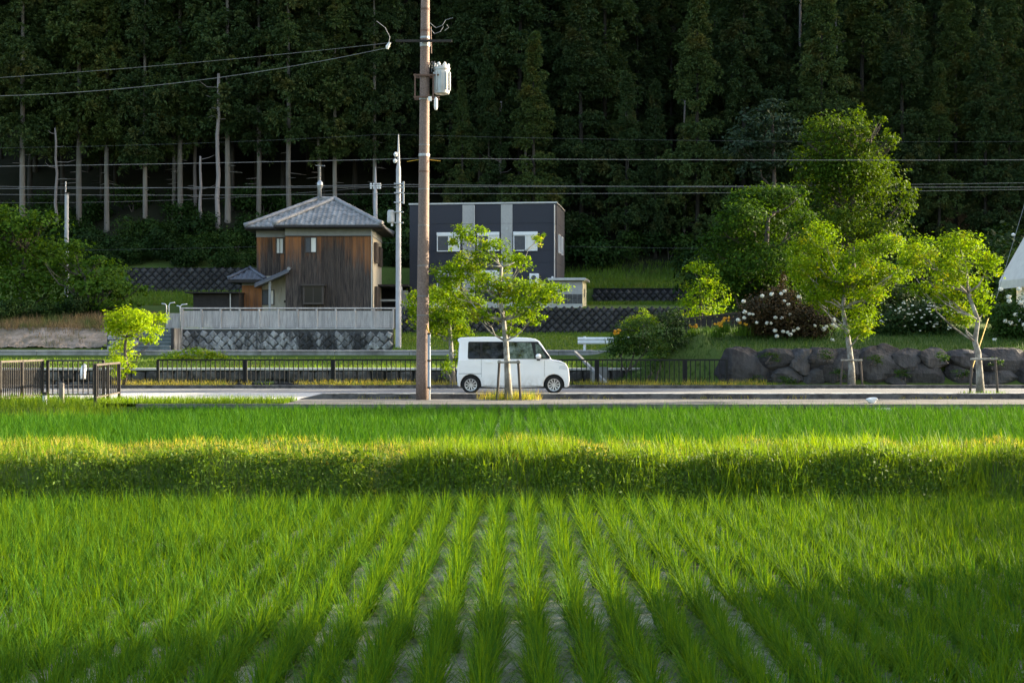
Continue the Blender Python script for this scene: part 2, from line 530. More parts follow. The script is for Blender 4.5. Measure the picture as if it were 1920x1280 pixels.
# ------------------------------------------------------------------ levee weeds
def scatter(n, x0, x1, y0, y1, cond=None):
    x = rng.uniform(x0, x1, n); y = rng.uniform(y0, y1, n)
    if cond is not None:
        k = cond(x, y); x = x[k]; y = y[k]
    return np.stack([x, y, hgt(x, y)], 1)
def nz(x, y, s, seed=0.0):
    return .5 + .25 * (np.sin(x * s + 1.3 + seed) + np.sin(y * s * 1.31 + x * s * .53 + seed * 2.1)) + .18 * np.sin(x * s * 2.7 + seed * 3 + y * s * 2.1)
def grass(P, hmin, hmax, W, nseg=3, lean=.25, droop=.8):
    n = len(P)
    return blades(P, rng.uniform(0, 6.28, n), np.abs(rng.normal(0, lean, n)), rng.uniform(hmin, hmax, n), W * rng.uniform(.6, 1.3, n), np.abs(rng.normal(.4, droop, n)), nseg)
m_weed = leafmat('levee_weed', (.045, .105, .012), (.10, .17, .014), .42, (1.5, 1.3, .2), .55, .12, 0, (.20, .17, .05), .8, .80)
m_weed2 = leafmat('tall_grass', (.075, .17, .012), (.15, .23, .014), .48, (1.5, 1.3, .2), .55, .12, 0, None, .8)
m_dry = leafmat('dry_grass', (.33, .32, .05), (.46, .41, .085), .44, (1.3, 1.1, .6), .7, .15, 0, (.14, .17, .03), .7, .7)
wedge = lambda x, y: np.abs(x) < y * .38 + 1.0
parts = []
P = scatter(30000, -9, 9, 16.2, 17.2, lambda x, y: wedge(x, y) & (rng.random(len(x)) < .25 + 1.1 * nz(x, y, 2.1, 4.)))           # leafy face
V1 = leaf_quads(P + np.stack([rng.normal(0, .02, len(P)), -rng.uniform(0, .12, len(P)), rng.uniform(0, .16, len(P))], 1), rng.uniform(.025, .06, len(P)), np.array([[0, -.5, .6]]), .8, .55)
P = scatter(15000, -9, 9, 16.15, 17.2, wedge)
V2 = grass(P, .10, .26, .010, 3)
P = scatter(9000, -9, 9, 16.9, 20.6, wedge)
V3 = grass(P, .05, .16, .010, 2)
P = scatter(16000, -9, 9, 16.9, 20.6, wedge)
V4 = leaf_quads(P + np.stack([0 * P[:, 0], 0 * P[:, 0], rng.uniform(.0, .09, len(P))], 1), rng.uniform(.03, .055, len(P)), np.array([[0, 0, 1.]]), .7, .5)
V, Q = cat_vq([V1, V2, V3, V4])
o = link('levee_weeds', big_mesh('levee_weeds', V, Q, m_weed)); tag(o, 'low leafy weeds covering the levee between the two paddies', 'weeds', kind='stuff')
P = scatter(30000, -9, 9, 16.95, 20.7, lambda x, y: wedge(x, y) & ((nz(x, y, .9) > .5) | (rng.random(len(x)) < .3)) )
V1 = grass(P, .05, .15, .009, 2, .5, 1.0)
V, Q = V1
o = link('dry_grass', big_mesh('dry_grass', V, Q, m_dry)); tag(o, 'mown straw yellow grass along the sunlit levee crest', 'grass', kind='stuff')
# taller grass clumps on the crest, mostly to the right and in the middle
def tallg(n, x0, x1, y0, y1, h0, h1):
    P = scatter(n, x0, x1, y0, y1); return grass(P, h0, h1, .013, 3, .22, .7)
V, Q = cat_vq([tallg(4600, 1.2, 8.2, 16.9, 18.9, .12, .32), tallg(2200, -1.3, .8, 16.6, 18.4, .15, .33), tallg(2500, -8, 1, 16.9, 20.5, .06, .2), tallg(500, -8, -5.2, 17.2, 19, .14, .36),
               tallg(600, 2.4, 3.4, 16.25, 16.9, .1, .38), tallg(400, 5.0, 5.6, 16.3, 16.9, .1, .34), tallg(900, -5, 8, 19.6, 20.8, .1, .26), tallg(2600, -7.5, 8.0, 16.1, 16.75, .08, .24), tallg(1500, .8, 6.5, 16.3, 17.0, .12, .32)])
o = link('tall_grass', big_mesh('tall_grass', V, Q, m_weed2)); tag(o, 'tall bright grass tufts standing along the levee edge', 'grass', kind='stuff')
# weedy corner at the left of the far paddy
P = scatter(9000, -15, -8.6, 31.6, 36.2, lambda x, y: x < -8.6 - (33.5 - y) * .6)
V, Q = grass(P, .1, .38, .016, 3, .3, .8)
P[:, 2] = np.where(P[:, 1] > 35.7, .0, P[:, 2])
o = link('corner_grass', big_mesh('corner_grass', V, Q, m_weed2)); tag(o, 'rough bright grass in the paddy corner below the brown railing', 'grass', kind='stuff')
P = scatter(7000, -13.5, -5.7, 35.72, 38.0)
P[:, 2] = .0
V, Q = grass(P, .06, .22, .014, 3, .3, .8)
o = link('verge_grass', big_mesh('verge_grass', V, Q, m_weed2)); tag(o, 'bright weeds on the verge between paddy and pale road apron', 'grass', kind='stuff')
# ------------------------------------------------------------------ terraces: second road, retaining walls, stairs
m_conc = surf('wall_concrete', (.34, .33, .32), (.22, .215, .21), 2.2, .9, (.10, .095, .09), .8, .7, .4, 35, .008, 'World', (1, 1, .35))
m_concL = surf('pale_concrete', (.50, .49, .46), (.40, .39, .37), 2.5, .9, (.25, .24, .22), .9, .5, .3, 35, .005, 'World')
m_block = surf('dark_block', (.050, .048, .050), (.024, .023, .025), 3.0, .9, (.13, .125, .12), 1.6, .55, .6, 22, .02, 'Object', objrand=.5)
m_blkbk = surf('block_joint', (.016, .015, .016), (.008, .008, .008), 3, .95, bmp=.3)
m_stone = surf('house_wall_stone', (.46, .45, .43), (.27, .265, .26), 5.0, .9, (.022, .021, .021), 1.0, .92, .6, 18, .02, 'World', (1, 1, .22), objrand=.45, r3=(.43, .58))
m_mort = surf('stone_joint', (.10, .10, .10), (.05, .05, .05), 5, .95)
m_canal = surf('canal_stone', (.085, .08, .078), (.035, .033, .032), 3.2, .95, (.17, .16, .15), 2.4, .6, .7, 16, .03, 'World', objrand=.45)
m_step = surf('green_step', (.15, .18, .175), (.09, .115, .11), 4, .85, (.06, .065, .06), 1.5, .5, .4, 40, .006, 'World')
m_bould = surf('boulder', (.050, .046, .048), (.018, .016, .017), 1.5, .85, (.17, .16, .155), .9, .5, .9, 7, .08, 'Object', (1, 1, .5), objrand=.5)

sheet('road', -420, 420, 63.2, 74.0, 1.13, m_asph)
# low concrete wall under the second road, cast in bays
cw = thing('concrete_wall', 'low grey cast concrete wall along the upper road', 'wall', (0, 63.1, .6))
x = -26.0; w = 3.3
bay = MB().box(-w/2 + .012, w/2 - .012, -.11, .11, 0, .50, .012).mesh('wall_bay', m_conc)
cap = MB().box(-w/2 + .006, w/2 - .006, -.14, .14, .502, .57, .012).mesh('wall_cap', m_conc)
while x < 5.5:
    b_ = link('wall_bay', bay, cw, (x, 0, 0)); link('wall_cap', cap, b_); x += w
# canal wall: rough stones under a pale coping
kw = thing('canal_wall', 'dark rough stone canal wall with pale coping behind the black fence', 'wall', (0, 52.5, -1.2))
MB().box(-27, 5.2, 0, .3, 0, 1.70).build('wall_core', m_blkbk, kw)
def rough_block(w, h, d, seed, cut=.16):
    r = random.Random(seed)
    vs = []
    n = 8
    for k in range(n):
        a = 2 * math.pi * k / n
        q = 1 / max(abs(math.cos(a)), abs(math.sin(a)))
        q = 1 + (q - 1) * (1 - cut)
        vs.append((w/2 * math.cos(a) * q * r.uniform(.9, 1), 0, h/2 * math.sin(a) * q * r.uniform(.9, 1)))
    vs2 = [(x_ * r.uniform(.9, 1.02), -d * .55 * r.uniform(.7, 1.2), z_ * r.uniform(.9, 1.02)) for x_, _, z_ in vs]
    vs3 = [(x_ * r.uniform(.5, .72), -d * r.uniform(.8, 1.1), z_ * r.uniform(.5, .72)) for x_, _, z_ in vs]
    fs = []
    for a_, b_ in ((0, n), (n, 2*n)):
        for k in range(n):
            k2 = (k+1) % n
            fs.append((a_+k, a_+k2, b_+k2, b_+k))
    fs.append(tuple(range(2*n, 3*n)))
    return MB().add(vs + vs2 + vs3, fs)
cst = [rough_block(.5, .36, .10, 40+i).mesh('canal_stone', m_canal) for i in range(6)]
for r_ in range(3):
    x = -19.5 + (r_ % 2) * .25
    while x < 4.6:
        link('stone', cst[random.randrange(6)], kw, (x, 0, 1.50 - r_ * .37 + random.uniform(-.02, .02)), (0, random.uniform(-.15, .15), 0), (random.uniform(.95, 1.15), 1, random.uniform(.98, 1.1)))
        x += .52
MB().box(-27, 5.2, -.10, .32, 1.705, 1.79, .015).build('coping', m_concL, kw)

# diamond block walls
def diamond(seed, s, d):
    r = random.Random(seed)
    h = s * .5 * .94
    o = [(0, 0, h), (h, 0, 0), (0, 0, -h), (-h, 0, 0)]
    i = [(x_ * .80 + r.uniform(-.01, .01), -d * .55, z_ * .80) for x_, _, z_ in o]
    t = [(x_ * .34 + r.uniform(-.02, .02), -d * r.uniform(.9, 1.15), z_ * .34 + r.uniform(-.02, .02)) for x_, _, z_ in o]
    fs = []
    for a_, b_ in ((0, 4), (4, 8)):
        for k in range(4):
            k2 = (k+1) % 4
            fs.append((a_+k2, a_+k, b_+k, b_+k2))
    fs.append((11, 10, 9, 8))
    return MB().add(o + i + t, fs)
def block_wall(label, X0, X1, Y, Z0, Z1, pitch, depth, mat, back, cap_mat=None, seed=1, batter=0.0, name='retaining_wall', stone=False):
    root = thing(name, label, 'wall', ((X0 + X1) / 2, Y, Z0))
    W = X1 - X0; Hh = Z1 - Z0
    MB().box(-W/2, W/2, 0, .3, 0, Hh - .02).build('wall_core', back, root)
    ms = []
    for i in range(6):
        ms.append((rough_block(pitch * .72, pitch * .72, depth, seed*10+i, .10) if stone else diamond(seed*10+i, pitch, depth)).mesh('block', mat))
    row = 0; z = pitch * .25
    while z < Hh - pitch * .2:
        x = -W/2 + pitch * (.5 if row % 2 else 0) + .1
        while x < W/2 - .05:
            j = .11 * pitch if stone else .01
            ang = (math.pi / 4 if stone else 0) + random.uniform(-.3, .3) * (1 if stone else .2)
            link('stone' if stone else 'block', ms[random.randrange(6)], root, (x + random.uniform(-j, j), random.uniform(-.01, .01), z + random.uniform(-j, j)), (0, ang, 0))
            x += pitch
        z += pitch * .5; row += 1
    if cap_mat: MB().box(-W/2, W/2, -.10, .34, Hh - .018, Hh + .06, .012).build('coping', cap_mat, root)
    return root
block_wall('dark diamond block retaining wall below the charcoal house', -6.3, 11.2, 81.78, 1.9, 3.50, .46, .09, m_block, m_blkbk, None, 3)
block_wall('short dark diamond block wall on the upper terrace beside the small shed', 5.6, 13.6, 97.78, 4.05, 5.25, .50, .10, m_block, m_blkbk, None, 5)
block_wall('mossy dark diamond block wall behind the black roofed shed on the slope', -27.0, -18.2, 99.72, 4.75, 6.75, .55, .10, m_block, m_blkbk, None, 7)
hw = block_wall('grey stone wall with black streaks below the timber house', -17.7, -6.35, 75.82, 1.10, 2.22, .47, .10, m_stone, m_mort, m_concL, 9, stone=True)
sw = thing('stone_wall', 'small pale stone block wall beside the stairs', 'wall', (-20.3, 74.0, 1.1))
for r_ in range(3):
    for c_ in range(3):
        link('stone', rough_block(.5, .26, .16, 90+r_*3+c_, .1).mesh('stone', m_stone), sw, (-.5 + c_ * .52 + (r_ % 2) * .1, 0, .14 + r_ * .26))
MB().box(-.78, .85, 0, .5, 0, .78).build('wall_core', m_mort, sw)
# stairs up to the timber house
st = thing('stairs', 'greenish grey stone stairs up to the timber house', 'stairs', (-18.6, 73.6, 1.13))
for i in range(6):
    for j in range(3):
        MB().box(-.9 + j * .6 + .004, -.9 + (j+1) * .6 - .004, i * .4, 2.45, i * .19, (i+1) * .19, .012).build('step_block', m_step, st)
MB().box(.905, 1.05, .2, 2.4, 0, 1.14).build('side_wall', m_stone, st)
m_tread = surf('worn_tread', (.30, .33, .32), (.21, .235, .225), 4, .85, coord='World')
for i in range(6): MB().box(-.92, .90, i * .4 - .03, i * .4 + .37, (i + 1) * .19 + .001, (i + 1) * .19 + .03, .006).build('tread', m_tread, st)
# boulder wall at the right
bw = thing('boulder_wall', 'wall of big dark boulders holding up the garden', 'wall', (13.5, 49.75, 0))
MB().box(-6.0, 30, .3, .8, -.1, 1.05).build('earth_core', m_blkbk, bw)
def boulder(name, cx, cz, w, h, seed, parent, d=.55, tri=0.0):
    r = np.random.default_rng(seed)
    n, m = 22, 13
    vs = []; fs = []
    ph = r.uniform(0, 6.28, 10); fr = r.integers(2, 6, 10)
    planes = r.normal(size=(13, 3)); planes /= np.linalg.norm(planes, axis=1)[:, None]
    planes[0] = (.15 * r.normal(), -1, .25 * r.normal()); planes[0] /= np.linalg.norm(planes[0]); planes[1] = (.6 * r.normal(), -.5, .8); planes[1] /= np.linalg.norm(planes[1]); planes[2] = (.12 * r.normal(), -.1, 1); planes[2] /= np.linalg.norm(planes[2]); pd = r.uniform(.66, .86, 13); pd[2] = .80; pd[0] = .72
    for i in range(m):
        th = math.pi * i / (m - 1)
        for k in range(n):
            a = 2 * math.pi * k / n
            p = np.array([math.sin(th) * math.cos(a), math.sin(th) * math.sin(a), math.cos(th)])
            q = 1.12
            for pl, dd in zip(planes, pd):
                t = p @ pl
                if t > 1e-3: q = min(q, dd / t)
            q *= 1 + .03 * math.sin(fr[0] * a + ph[0]) * math.sin(fr[1] * th + ph[1]) + .02 * math.sin(7 * a + ph[3] + 5 * th)
            x_, y_, z_ = p * q
            if tri: x_ *= (1 - tri * (z_ * .5 + .3))
            vs.append((x_ * w * .56, y_ * d, z_ * h * .56))
    for i in range(m - 1):
        for k in range(n):
            k2 = (k+1) % n
            fs.append((i*n+k, (i+1)*n+k, (i+1)*n+k2, i*n+k2))
    return MB().add(vs, fs).build(name, m_bould, parent, (cx - 13.5, .15, cz))
k = 49.5 / F
for i, (x0, x1, y0, y1, tri) in enumerate([(1352, 1436, 657, 724, .05), (1436, 1490, 656, 694, 0), (1440, 1505, 688, 724, .5), (1488, 1522, 657, 700, -.3), (1500, 1552, 690, 724, .2),
        (1520, 1570, 655, 690, 0), (1545, 1582, 676, 712, 0), (1560, 1622, 660, 722, 0), (1606, 1692, 655, 724, .1), (1684, 1732, 656, 692, -.2), (1688, 1782, 676, 724, .75), (1668, 1700, 706, 726, 0),
        (1728, 1790, 655, 690, 0), (1778, 1830, 684, 724, .3), (1786, 1862, 656, 694, 0), (1822, 1852, 694, 724, 0), (1846, 1912, 690, 724, .4), (1858, 1930, 656, 696, 0), (1905, 1975, 688, 724, .2), (1930, 2000, 656, 694, 0), (1970, 2060, 680, 724, 0), (2000, 2080, 655, 690, 0)]):
    boulder('boulder', pX((x0+x1)/2, 49.5), pZ((y0+y1)/2, 49.5), (x1-x0)*k*1.32, (y1-y0)*k*1.30, 300+i, bw, .5, tri)
# sloping concrete beam at the end of the canal
MBm = MB().obox(px(1078, 660, 52.2), px(1150, 731, 49.0), .09, .09)
o = MBm.build('ramp_beam', m_conc); tag(o, 'thin sloping concrete beam where canal ends behind the fence', 'beam')
o = MB().box(pX(1107, 51), pX(1140, 51), 50.9, 51.05, -1, pZ(688, 51)).build('sluice_wall', m_conc); tag(o, 'small grey concrete sluice wall beside the grassy knoll', 'wall')
# white guard rail on the upper road
gr = thing('guard_rail', 'white steel guard rail end on the upper road', 'guard rail', (pX(1110, 66), 66, 1.13))
m_wsteel = surf('white_steel', (.78, .78, .77), (.66, .66, .65), 4, .45, bmp=0)
zc = pZ(638.5, 66) - 1.13
prof_ = [(0, -.16), (-.05, -.11), (-.05, -.05), (0, -.01), (0, .01), (-.05, .05), (-.05, .11), (0, .16)]
xa = pX(1083, 66) - pX(1110, 66); xb = xa + 4.2
vs = [(xa, p[0] - .08, zc + p[1]) for p in prof_] + [(xb, p[0] - .08, zc + p[1]) for p in prof_]
vs += [(xa, p[0] - .072, zc + p[1]) for p in prof_] + [(xb, p[0] - .072, zc + p[1]) for p in prof_]
fs = [(i, i+1, 9+i, 8+i) for i in range(7)] + [(24+i, 25+i, 17+i, 16+i) for i in range(7)] + [(0, 8, 24, 16), (7, 23, 31, 15)]
MB().add(vs, fs).build('rail', m_wsteel, gr)
for xx in (.33, 2.3, 4.0):
    MB().tube([(xa + xx, 0, 0), (xa + xx, 0, zc + .2)], .06, 10).build('post', m_wsteel, gr)
# ------------------------------------------------------------------ timber house
def wood_mat(name, lo_, hi_):
    m, nt, N, L, b = new_mat(name)
    gm = N.new('ShaderNodeNewGeometry'); sep = N.new('ShaderNodeSeparateXYZ'); L.new(gm.outputs['Position'], sep.inputs[0])
    oi = N.new('ShaderNodeObjectInfo')
    fst = noise(nt, 1.0, 5, .7, 'World', (7, 7, .5)); ffi = noise(nt, 1.0, 4, .7, 'World', (40, 40, 1.5)); fbl = noise(nt, .55, 3, .6, 'World')
    ma = N.new('ShaderNodeMath'); ma.operation = 'MULTIPLY_ADD'; L.new(fst, ma.inputs[0]); ma.inputs[1].default_value = 4.4; L.new(sep.outputs[2], ma.inputs[2])
    mb_ = N.new('ShaderNodeMath'); mb_.operation = 'MULTIPLY_ADD'; L.new(oi.outputs['Random'], mb_.inputs[0]); mb_.inputs[1].default_value = 1.5; L.new(ma.outputs[0], mb_.inputs[2])
    mc_ = N.new('ShaderNodeMath'); mc_.operation = 'MULTIPLY_ADD'; L.new(fbl, mc_.inputs[0]); mc_.inputs[1].default_value = 2.0; L.new(mb_.outputs[0], mc_.inputs[2])
    mr = N.new('ShaderNodeMapRange'); mr.inputs[1].default_value = lo_; mr.inputs[2].default_value = hi_; L.new(mc_.outputs[0], mr.inputs[0])
    tan = mixc(nt, ffi, (.42, .175, .068), (.22, .095, .042))
    old = mixc(nt, ramp(nt, ffi, [(.4, 0.), (.62, 1.)]), (.030, .025, .026), (.15, .115, .095))
    c = mixc(nt, mr.outputs[0], old, tan)
    dk = ramp(nt, oi.outputs['Random'], [(0., .62), (1., 1.)])
    c = mixc(nt, 1.0, c, dk, 'MULTIPLY')
    L.new(c, b.inputs['Base Color']); b.inputs['Roughness'].default_value = .9; b.inputs['Specular IOR Level'].default_value = .15
    bump(nt, b, ffi, .5, .01)
    return m
m_wood = wood_mat('weathered_boards', 10.2, 12.2)
m_wood2 = wood_mat('sheltered_boards', 6.6, 8.6)
m_tile = surf('grey_roof_tile', (.36, .355, .355), (.25, .248, .25), 6, .42, (.14, .14, .145), 1.0, .5, .2, 30, .005, 'World', spec=.4, island=.45)
m_tile2 = surf('dark_roof_tile', (.10, .105, .13), (.06, .065, .085), 6, .35, None, bmp=.2, coord='World', spec=.5)
m_plast = surf('grey_plaster', (.30, .31, .31), (.25, .255, .26), 3, .9, coord='World')
m_cream = surf('cream_plaster', (.52, .47, .37), (.42, .37, .29), 2.5, .9, (.26, .22, .17), .8, .5, coord='World', stretch=(1, 1, .4))
m_dark = surf('dark_timber', (.035, .03, .028), (.02, .018, .017), 6, .8, coord='World')
m_alu = surf('aluminium', (.45, .45, .45), (.38, .38, .38), 5, .4, metal=.6, bmp=0)
m_frameD = surf('bronze_frame', (.07, .055, .048), (.05, .04, .034), 5, .5, bmp=0)
m_glass, nt, N, L, b = new_mat('window_glass')
b.inputs['Base Color'].default_value = (.015, .018, .02, 1); b.inputs['Roughness'].default_value = .06; b.inputs['Specular IOR Level'].default_value = .35
m_curt = surf('curtain', (.75, .73, .67), (.64, .62, .56), 2, .8, stretch=(14, 1, .4), bmp=0)
m_screen = surf('insect_screen', (.09, .095, .10), (.07, .072, .08), 8, .7, bmp=0)

def window(parent, x0, x1, z0, z1, y, mf, lpane, rpane, t=.05, dep=.06, side=False, rz=0.0, box=None):
    """framed sliding window on a wall that faces -y"""
    w = x1 - x0; h = z1 - z0
    root = MB().box(-w/2, w/2, -dep, 0, 0, t).box(-w/2, w/2, -dep, 0, h - t, h).box(-w/2, -w/2 + t, -dep, 0, t, h - t).box(w/2 - t, w/2, -dep, 0, t, h - t).build('window', mf, parent)
    if side: root.rotation_euler = (0, 0, R(90)); root.location = (y, (x0 + x1) / 2, z0)
    else: root.location = ((x0 + x1) / 2, y, z0)
    MB().box(-w/2 + t, 0, -dep * .55, -.005, t, h - t).build('pane', lpane, root)
    MB().box(0, w/2 - t, -dep * .75, -.005, t, h - t).build('pane', rpane, root)
    MB().box(-.02, .02, -dep * .9, -dep * .3, t, h - t).build('mullion', mf, root)
    if box: MB().box(-w/2 - .01, w/2 + .01, -dep - .03, 0, h + .002, h + box).build('shutter_box', mf, root)
    return root

HX, HY, HZ = -11.0, 85.0, 2.25
house = thing('timber_house', 'two storey timber house with weathered boards and grey tiled hip roof', 'house', (HX, HY, HZ))
def hx(p, D=85.0): return pX(p, D) - HX
def hz(p, D=85.0): return pZ(p, D) - HZ
zt = hz(442)                      # top of the boards
xl, xr = hx(535), hx(698)
x2 = hx(481, 86.2)
core = MB().box(xl + .02, xr - .02, .03, 6.3, 0, zt + .5).box(x2 + .02, xl + .019, 1.23, 6.3, 0, zt + .5).build('wall', m_cream, house)
def boards(x0, x1, y, z0, z1, holes=(), wd=.235, parent=None, mat=None):
    n = max(1, round((x1 - x0) / wd)); w = (x1 - x0) / n
    for i in range(n):
        a = x0 + i * w; c_ = a + w / 2
        spans = [(z0, z1)]
        for (hx0, hx1, hz0, hz1) in holes:
            if a + w * .5 > hx0 and a + w * .5 < hx1:
                spans = [s for q in spans for s in ((q[0], hz0), (hz1, q[1])) if s[1] - s[0] > .05]
        for (s0, s1) in spans:
            o = MB().box(-w/2 + .005, w/2 - .005, -.014 - random.uniform(0, .008), 0, 0, s1 - s0, .003).build('plank', mat or m_wood, parent)
            o.location = (c_, y, s0)
wA = (hx(572), hx(594), hz(474), hz(444.5))
wB = (hx(569), hx(608), hz(569), hz(536))
boards(xl, xr, .03, 0, zt, (), parent=core)
wL = (hx(517.5, 86.2), hx(532, 86.2), hz(476, 86.2), hz(446, 86.2))
boards(x2, xl - .02, 1.23, 0, hz(442, 86.2), (wL,), parent=core)
window(house, *wA, .005, m_frameD, m_screen, m_curt)
window(house, *wL, 1.2, m_frameD, m_curt, m_curt)
# box bay window low on the front
bay_ = MB().box(wB[0], wB[1], -.30, .03, wB[2] - .06, wB[2]).box(wB[0] - .12, wB[1] + .12, -.42, .03, wB[3], wB[3] + .10).box(wB[0], wB[0] + .06, -.30, .03, wB[2], wB[3]).box(wB[1] - .06, wB[1], -.30, .03, wB[2], wB[3]).build('bay_window', m_frameD, house)
window(bay_, wB[0] + .06, wB[1] - .06, wB[2], wB[3] - .002, -.24, m_frameD, m_glass, m_glass)
# plaster band under the eaves
MB().box(xl - .02, xr + .02, -.02, 6.3, zt + .002, zt + .50).build('plaster_band', m_plast, house)
MB().box(x2 - .02, xl - .022, 1.18, 6.3, zt + .002, zt + .50).build('plaster_band', m_plast, house)
MB().box(xl - .03, xr + .03, -.035, .0, zt - .05, zt + .001).build('trim_board', m_dark, house)
# corner posts and right side
MB().box(xr - .06, xr + .05, -.03, .08, 0, zt).build('corner_post', m_cream, house)
for (ya, yb, za, zb) in ((1.0, 2.4, hz(490), hz(452)), (3.6, 5.2, hz(492), hz(455)), (1.4, 3.4, hz(585), hz(535))):
    MB().box(xr - .01, xr + .16, ya, yb, za, zb).build('side_window', m_frameD, house)
# hip roofs with tiles
def plane_tiles(parts, P0, U, Vv, poly, tw=.30, th=.27, lift=.035):
    """P0 eave origin, U along the eave, V up the slope, poly list of (u,v)"""
    U = np.array(U); Vv = np.array(Vv); Nn = np.cross(U, Vv); Nn /= np.linalg.norm(Nn)
    if Nn[2] < 0: Nn = -Nn
    us = [p[0] for p in poly]; vsx = [p[1] for p in poly]
    def inside(u_, v_):
        c_ = False; j = len(poly) - 1
        for i in range(len(poly)):
            if (poly[i][1] > v_) != (poly[j][1] > v_):
                if u_ < (poly[j][0] - poly[i][0]) * (v_ - poly[i][1]) / (poly[j][1] - poly[i][1]) + poly[i][0]: c_ = not c_
            j = i
        return c_
    V_ = []; Q_ = []
    pf = [(0, .00), (.18, .035), (.36, .045), (.55, .01), (.8, -.012), (1.0, .0)]
    v_ = min(vsx)
    while v_ < max(vsx):
        u_ = min(us)
        while u_ < max(us):
            if inside(u_ + tw/2, v_ + th * .45):
                b0 = len(V_)
                for (fu, fh) in pf:
                    for (dv, dh) in ((0, -.02), (0, lift), (th * 1.12, .006)):
                        p = P0 + U * (u_ + fu * tw) + Vv * (v_ + dv) + Nn * ((fh if dh > -.01 else 0) + dh + .02)
                        V_.append(p)
                for i in range(len(pf) - 1):
                    a_ = b0 + i * 3
                    Q_.append((a_, a_+3, a_+4, a_+1)); Q_.append((a_+1, a_+4, a_+5, a_+2))
            u_ += tw
        v_ += th
    if V_: parts.append((np.array(V_), np.array(Q_)))
def hip_roof(parent, x0, x1, y0, y1, ze, slope, mat, ridge_axis='y', rw=.13, r0_=None):
    """base slabs, joined tile courses, ridge caps"""
    t = math.tan(slope)
    if (x1 - x0) <= (y1 - y0):
        hgt_ = (x1 - x0) / 2 * t; xm = (x0 + x1) / 2
        r0 = (xm, y0 + (x1 - x0) / 2, ze + hgt_); r1 = (xm, y1 - (x1 - x0) / 2, ze + hgt_)
    else:
        hgt_ = (y1 - y0) / 2 * t; ym = (y0 + y1) / 2
        r0 = (x0 + (y1 - y0) / 2, ym, ze + hgt_); r1 = (x1 - (y1 - y0) / 2, ym, ze + hgt_)
    if r0_ is not None: r0 = (r0_, r0[1], r0[2])
    c_ = [(x0, y0, ze), (x1, y0, ze), (x1, y1, ze), (x0, y1, ze)]
    if (x1 - x0) <= (y1 - y0): fs = [(0, 1, 4), (1, 2, 5, 4), (2, 3, 5), (3, 0, 4, 5)]
    else: fs = [(0, 1, 5, 4), (1, 2, 5), (2, 3, 4, 5), (3, 0, 4)]
    low = [(p[0], p[1], p[2] - .16) for p in c_]
    mb = MB().add(c_ + [r0, r1] + low, fs + [(6, 7, 1, 0), (7, 8, 2, 1), (8, 9, 3, 2), (9, 6, 0, 3), (9, 8, 7, 6)])
    roof = mb.build('roof', m_dark, parent)
    allv = [np.array(p) for p in c_ + [r0, r1]]
    parts = []
    for f in fs:
        P = [allv[i] for i in f]
        U = P[1] - P[0]; Ln = np.linalg.norm(U); U = U / Ln
        q = P[2] - P[0]; Vv = q - U * (q @ U)
        for cand in P[2:]:
            qq = (cand - P[0]) - U * ((cand - P[0]) @ U)
            if np.linalg.norm(qq) > .01: Vv = qq
        Vv = Vv / np.linalg.norm(Vv)
        poly = [((p - P[0]) @ U, (p - P[0]) @ Vv) for p in P]
        plane_tiles(parts, P[0], U, Vv, poly)
    V_, Q_ = cat_vq(parts)
    o = link('roof_tiles', big_mesh('roof_tiles', V_, Q_, mat), roof); tag(o, kind='stuff')
    e = [Vector(p) for p in c_]; ra, rb = Vector(r0), Vector(r1)
    prs = ((e[0], ra), (e[1], ra), (e[2], rb), (e[3], rb)) if (x1-x0) <= (y1-y0) else ((e[0], ra), (e[1], rb), (e[2], rb), (e[3], ra))
    up = Vector((0, 0, .10))
    for a_, b_ in list(prs) + ([(ra, rb)] if (ra - rb).length > .2 else []):
        n = max(2, int((a_ - b_).length / .3)); pts = [a_.lerp(b_, i / n) + up for i in range(n + 1)]
        rr = [rw * (1.0 + .10 * (i % 2)) for i in range(n + 1)]; rr[0] = rw * 1.35
        MB().tube(pts, rr, 8).build('ridge_cap', mat, roof, smooth=True)
    return roof
ze = hz(424) 
sl = math.atan(.56)
hip_roof(house, hx(513, 84.3), hx(716, 84.3), -.7, 7.0, ze, sl, m_tile)
hip_roof(house, hx(459, 85.4), hx(716, 85.4), .45, 6.9, ze - .02, math.atan(.60), m_tile, r0_=hx(596, 88.6))
# chimney-like ridge finial and television aerial
fin = MB().tube([(hx(600, 88.5), 3.5, hz(370, 88.5)), (hx(600, 88.5), 3.5, hz(356, 88.5)), (hx(600, 88.5), 3.5, hz(350, 88.5)), (hx(600, 88.5), 3.5, hz(343, 88.5)), (hx(600, 88.5), 3.5, hz(338, 88.5))], [.10, .10, .19, .19, .06], 10).build('ridge_finial', m_alu, house, smooth=True)
a0 = Vector((hx(600, 88.5), 3.5, hz(338, 88.5))); a1 = Vector((hx(600, 88.5), 3.5, hz(311, 88.5)))
aer = MB().tube([a0, a1], .02, 6).tube([a1 + Vector((-.28, 0, .02)), a1 + Vector((.33, 0, -.02))], .015, 6)
for k_ in range(6): aer.tube([a1 + Vector((-.26 + k_ * .11, -.25, 0.02)), a1 + Vector((-.26 + k_ * .11, .25, 0.02))], .01, 5)
aer.build('aerial', m_alu, house)
# gutters
for (p, q) in (((hx(513, 84.3), -.76, ze - .1), (hx(716, 84.3), -.76, ze - .1)), ((hx(459, 85.4), .39, ze - .1), (hx(513, 85.4), .39, ze - .1)), ((hx(716, 84.3) + .05, -.7, ze - .1), (hx(716, 84.3) + .05, 7, ze - .1))):
    MB().tube([p, q], .06, 8).build('gutter', m_dark, house)
MB().tube([(xr - .03, -.08, 0), (xr - .03, -.08, zt + .4)], .035, 8).build('downpipe', m_alu, house)
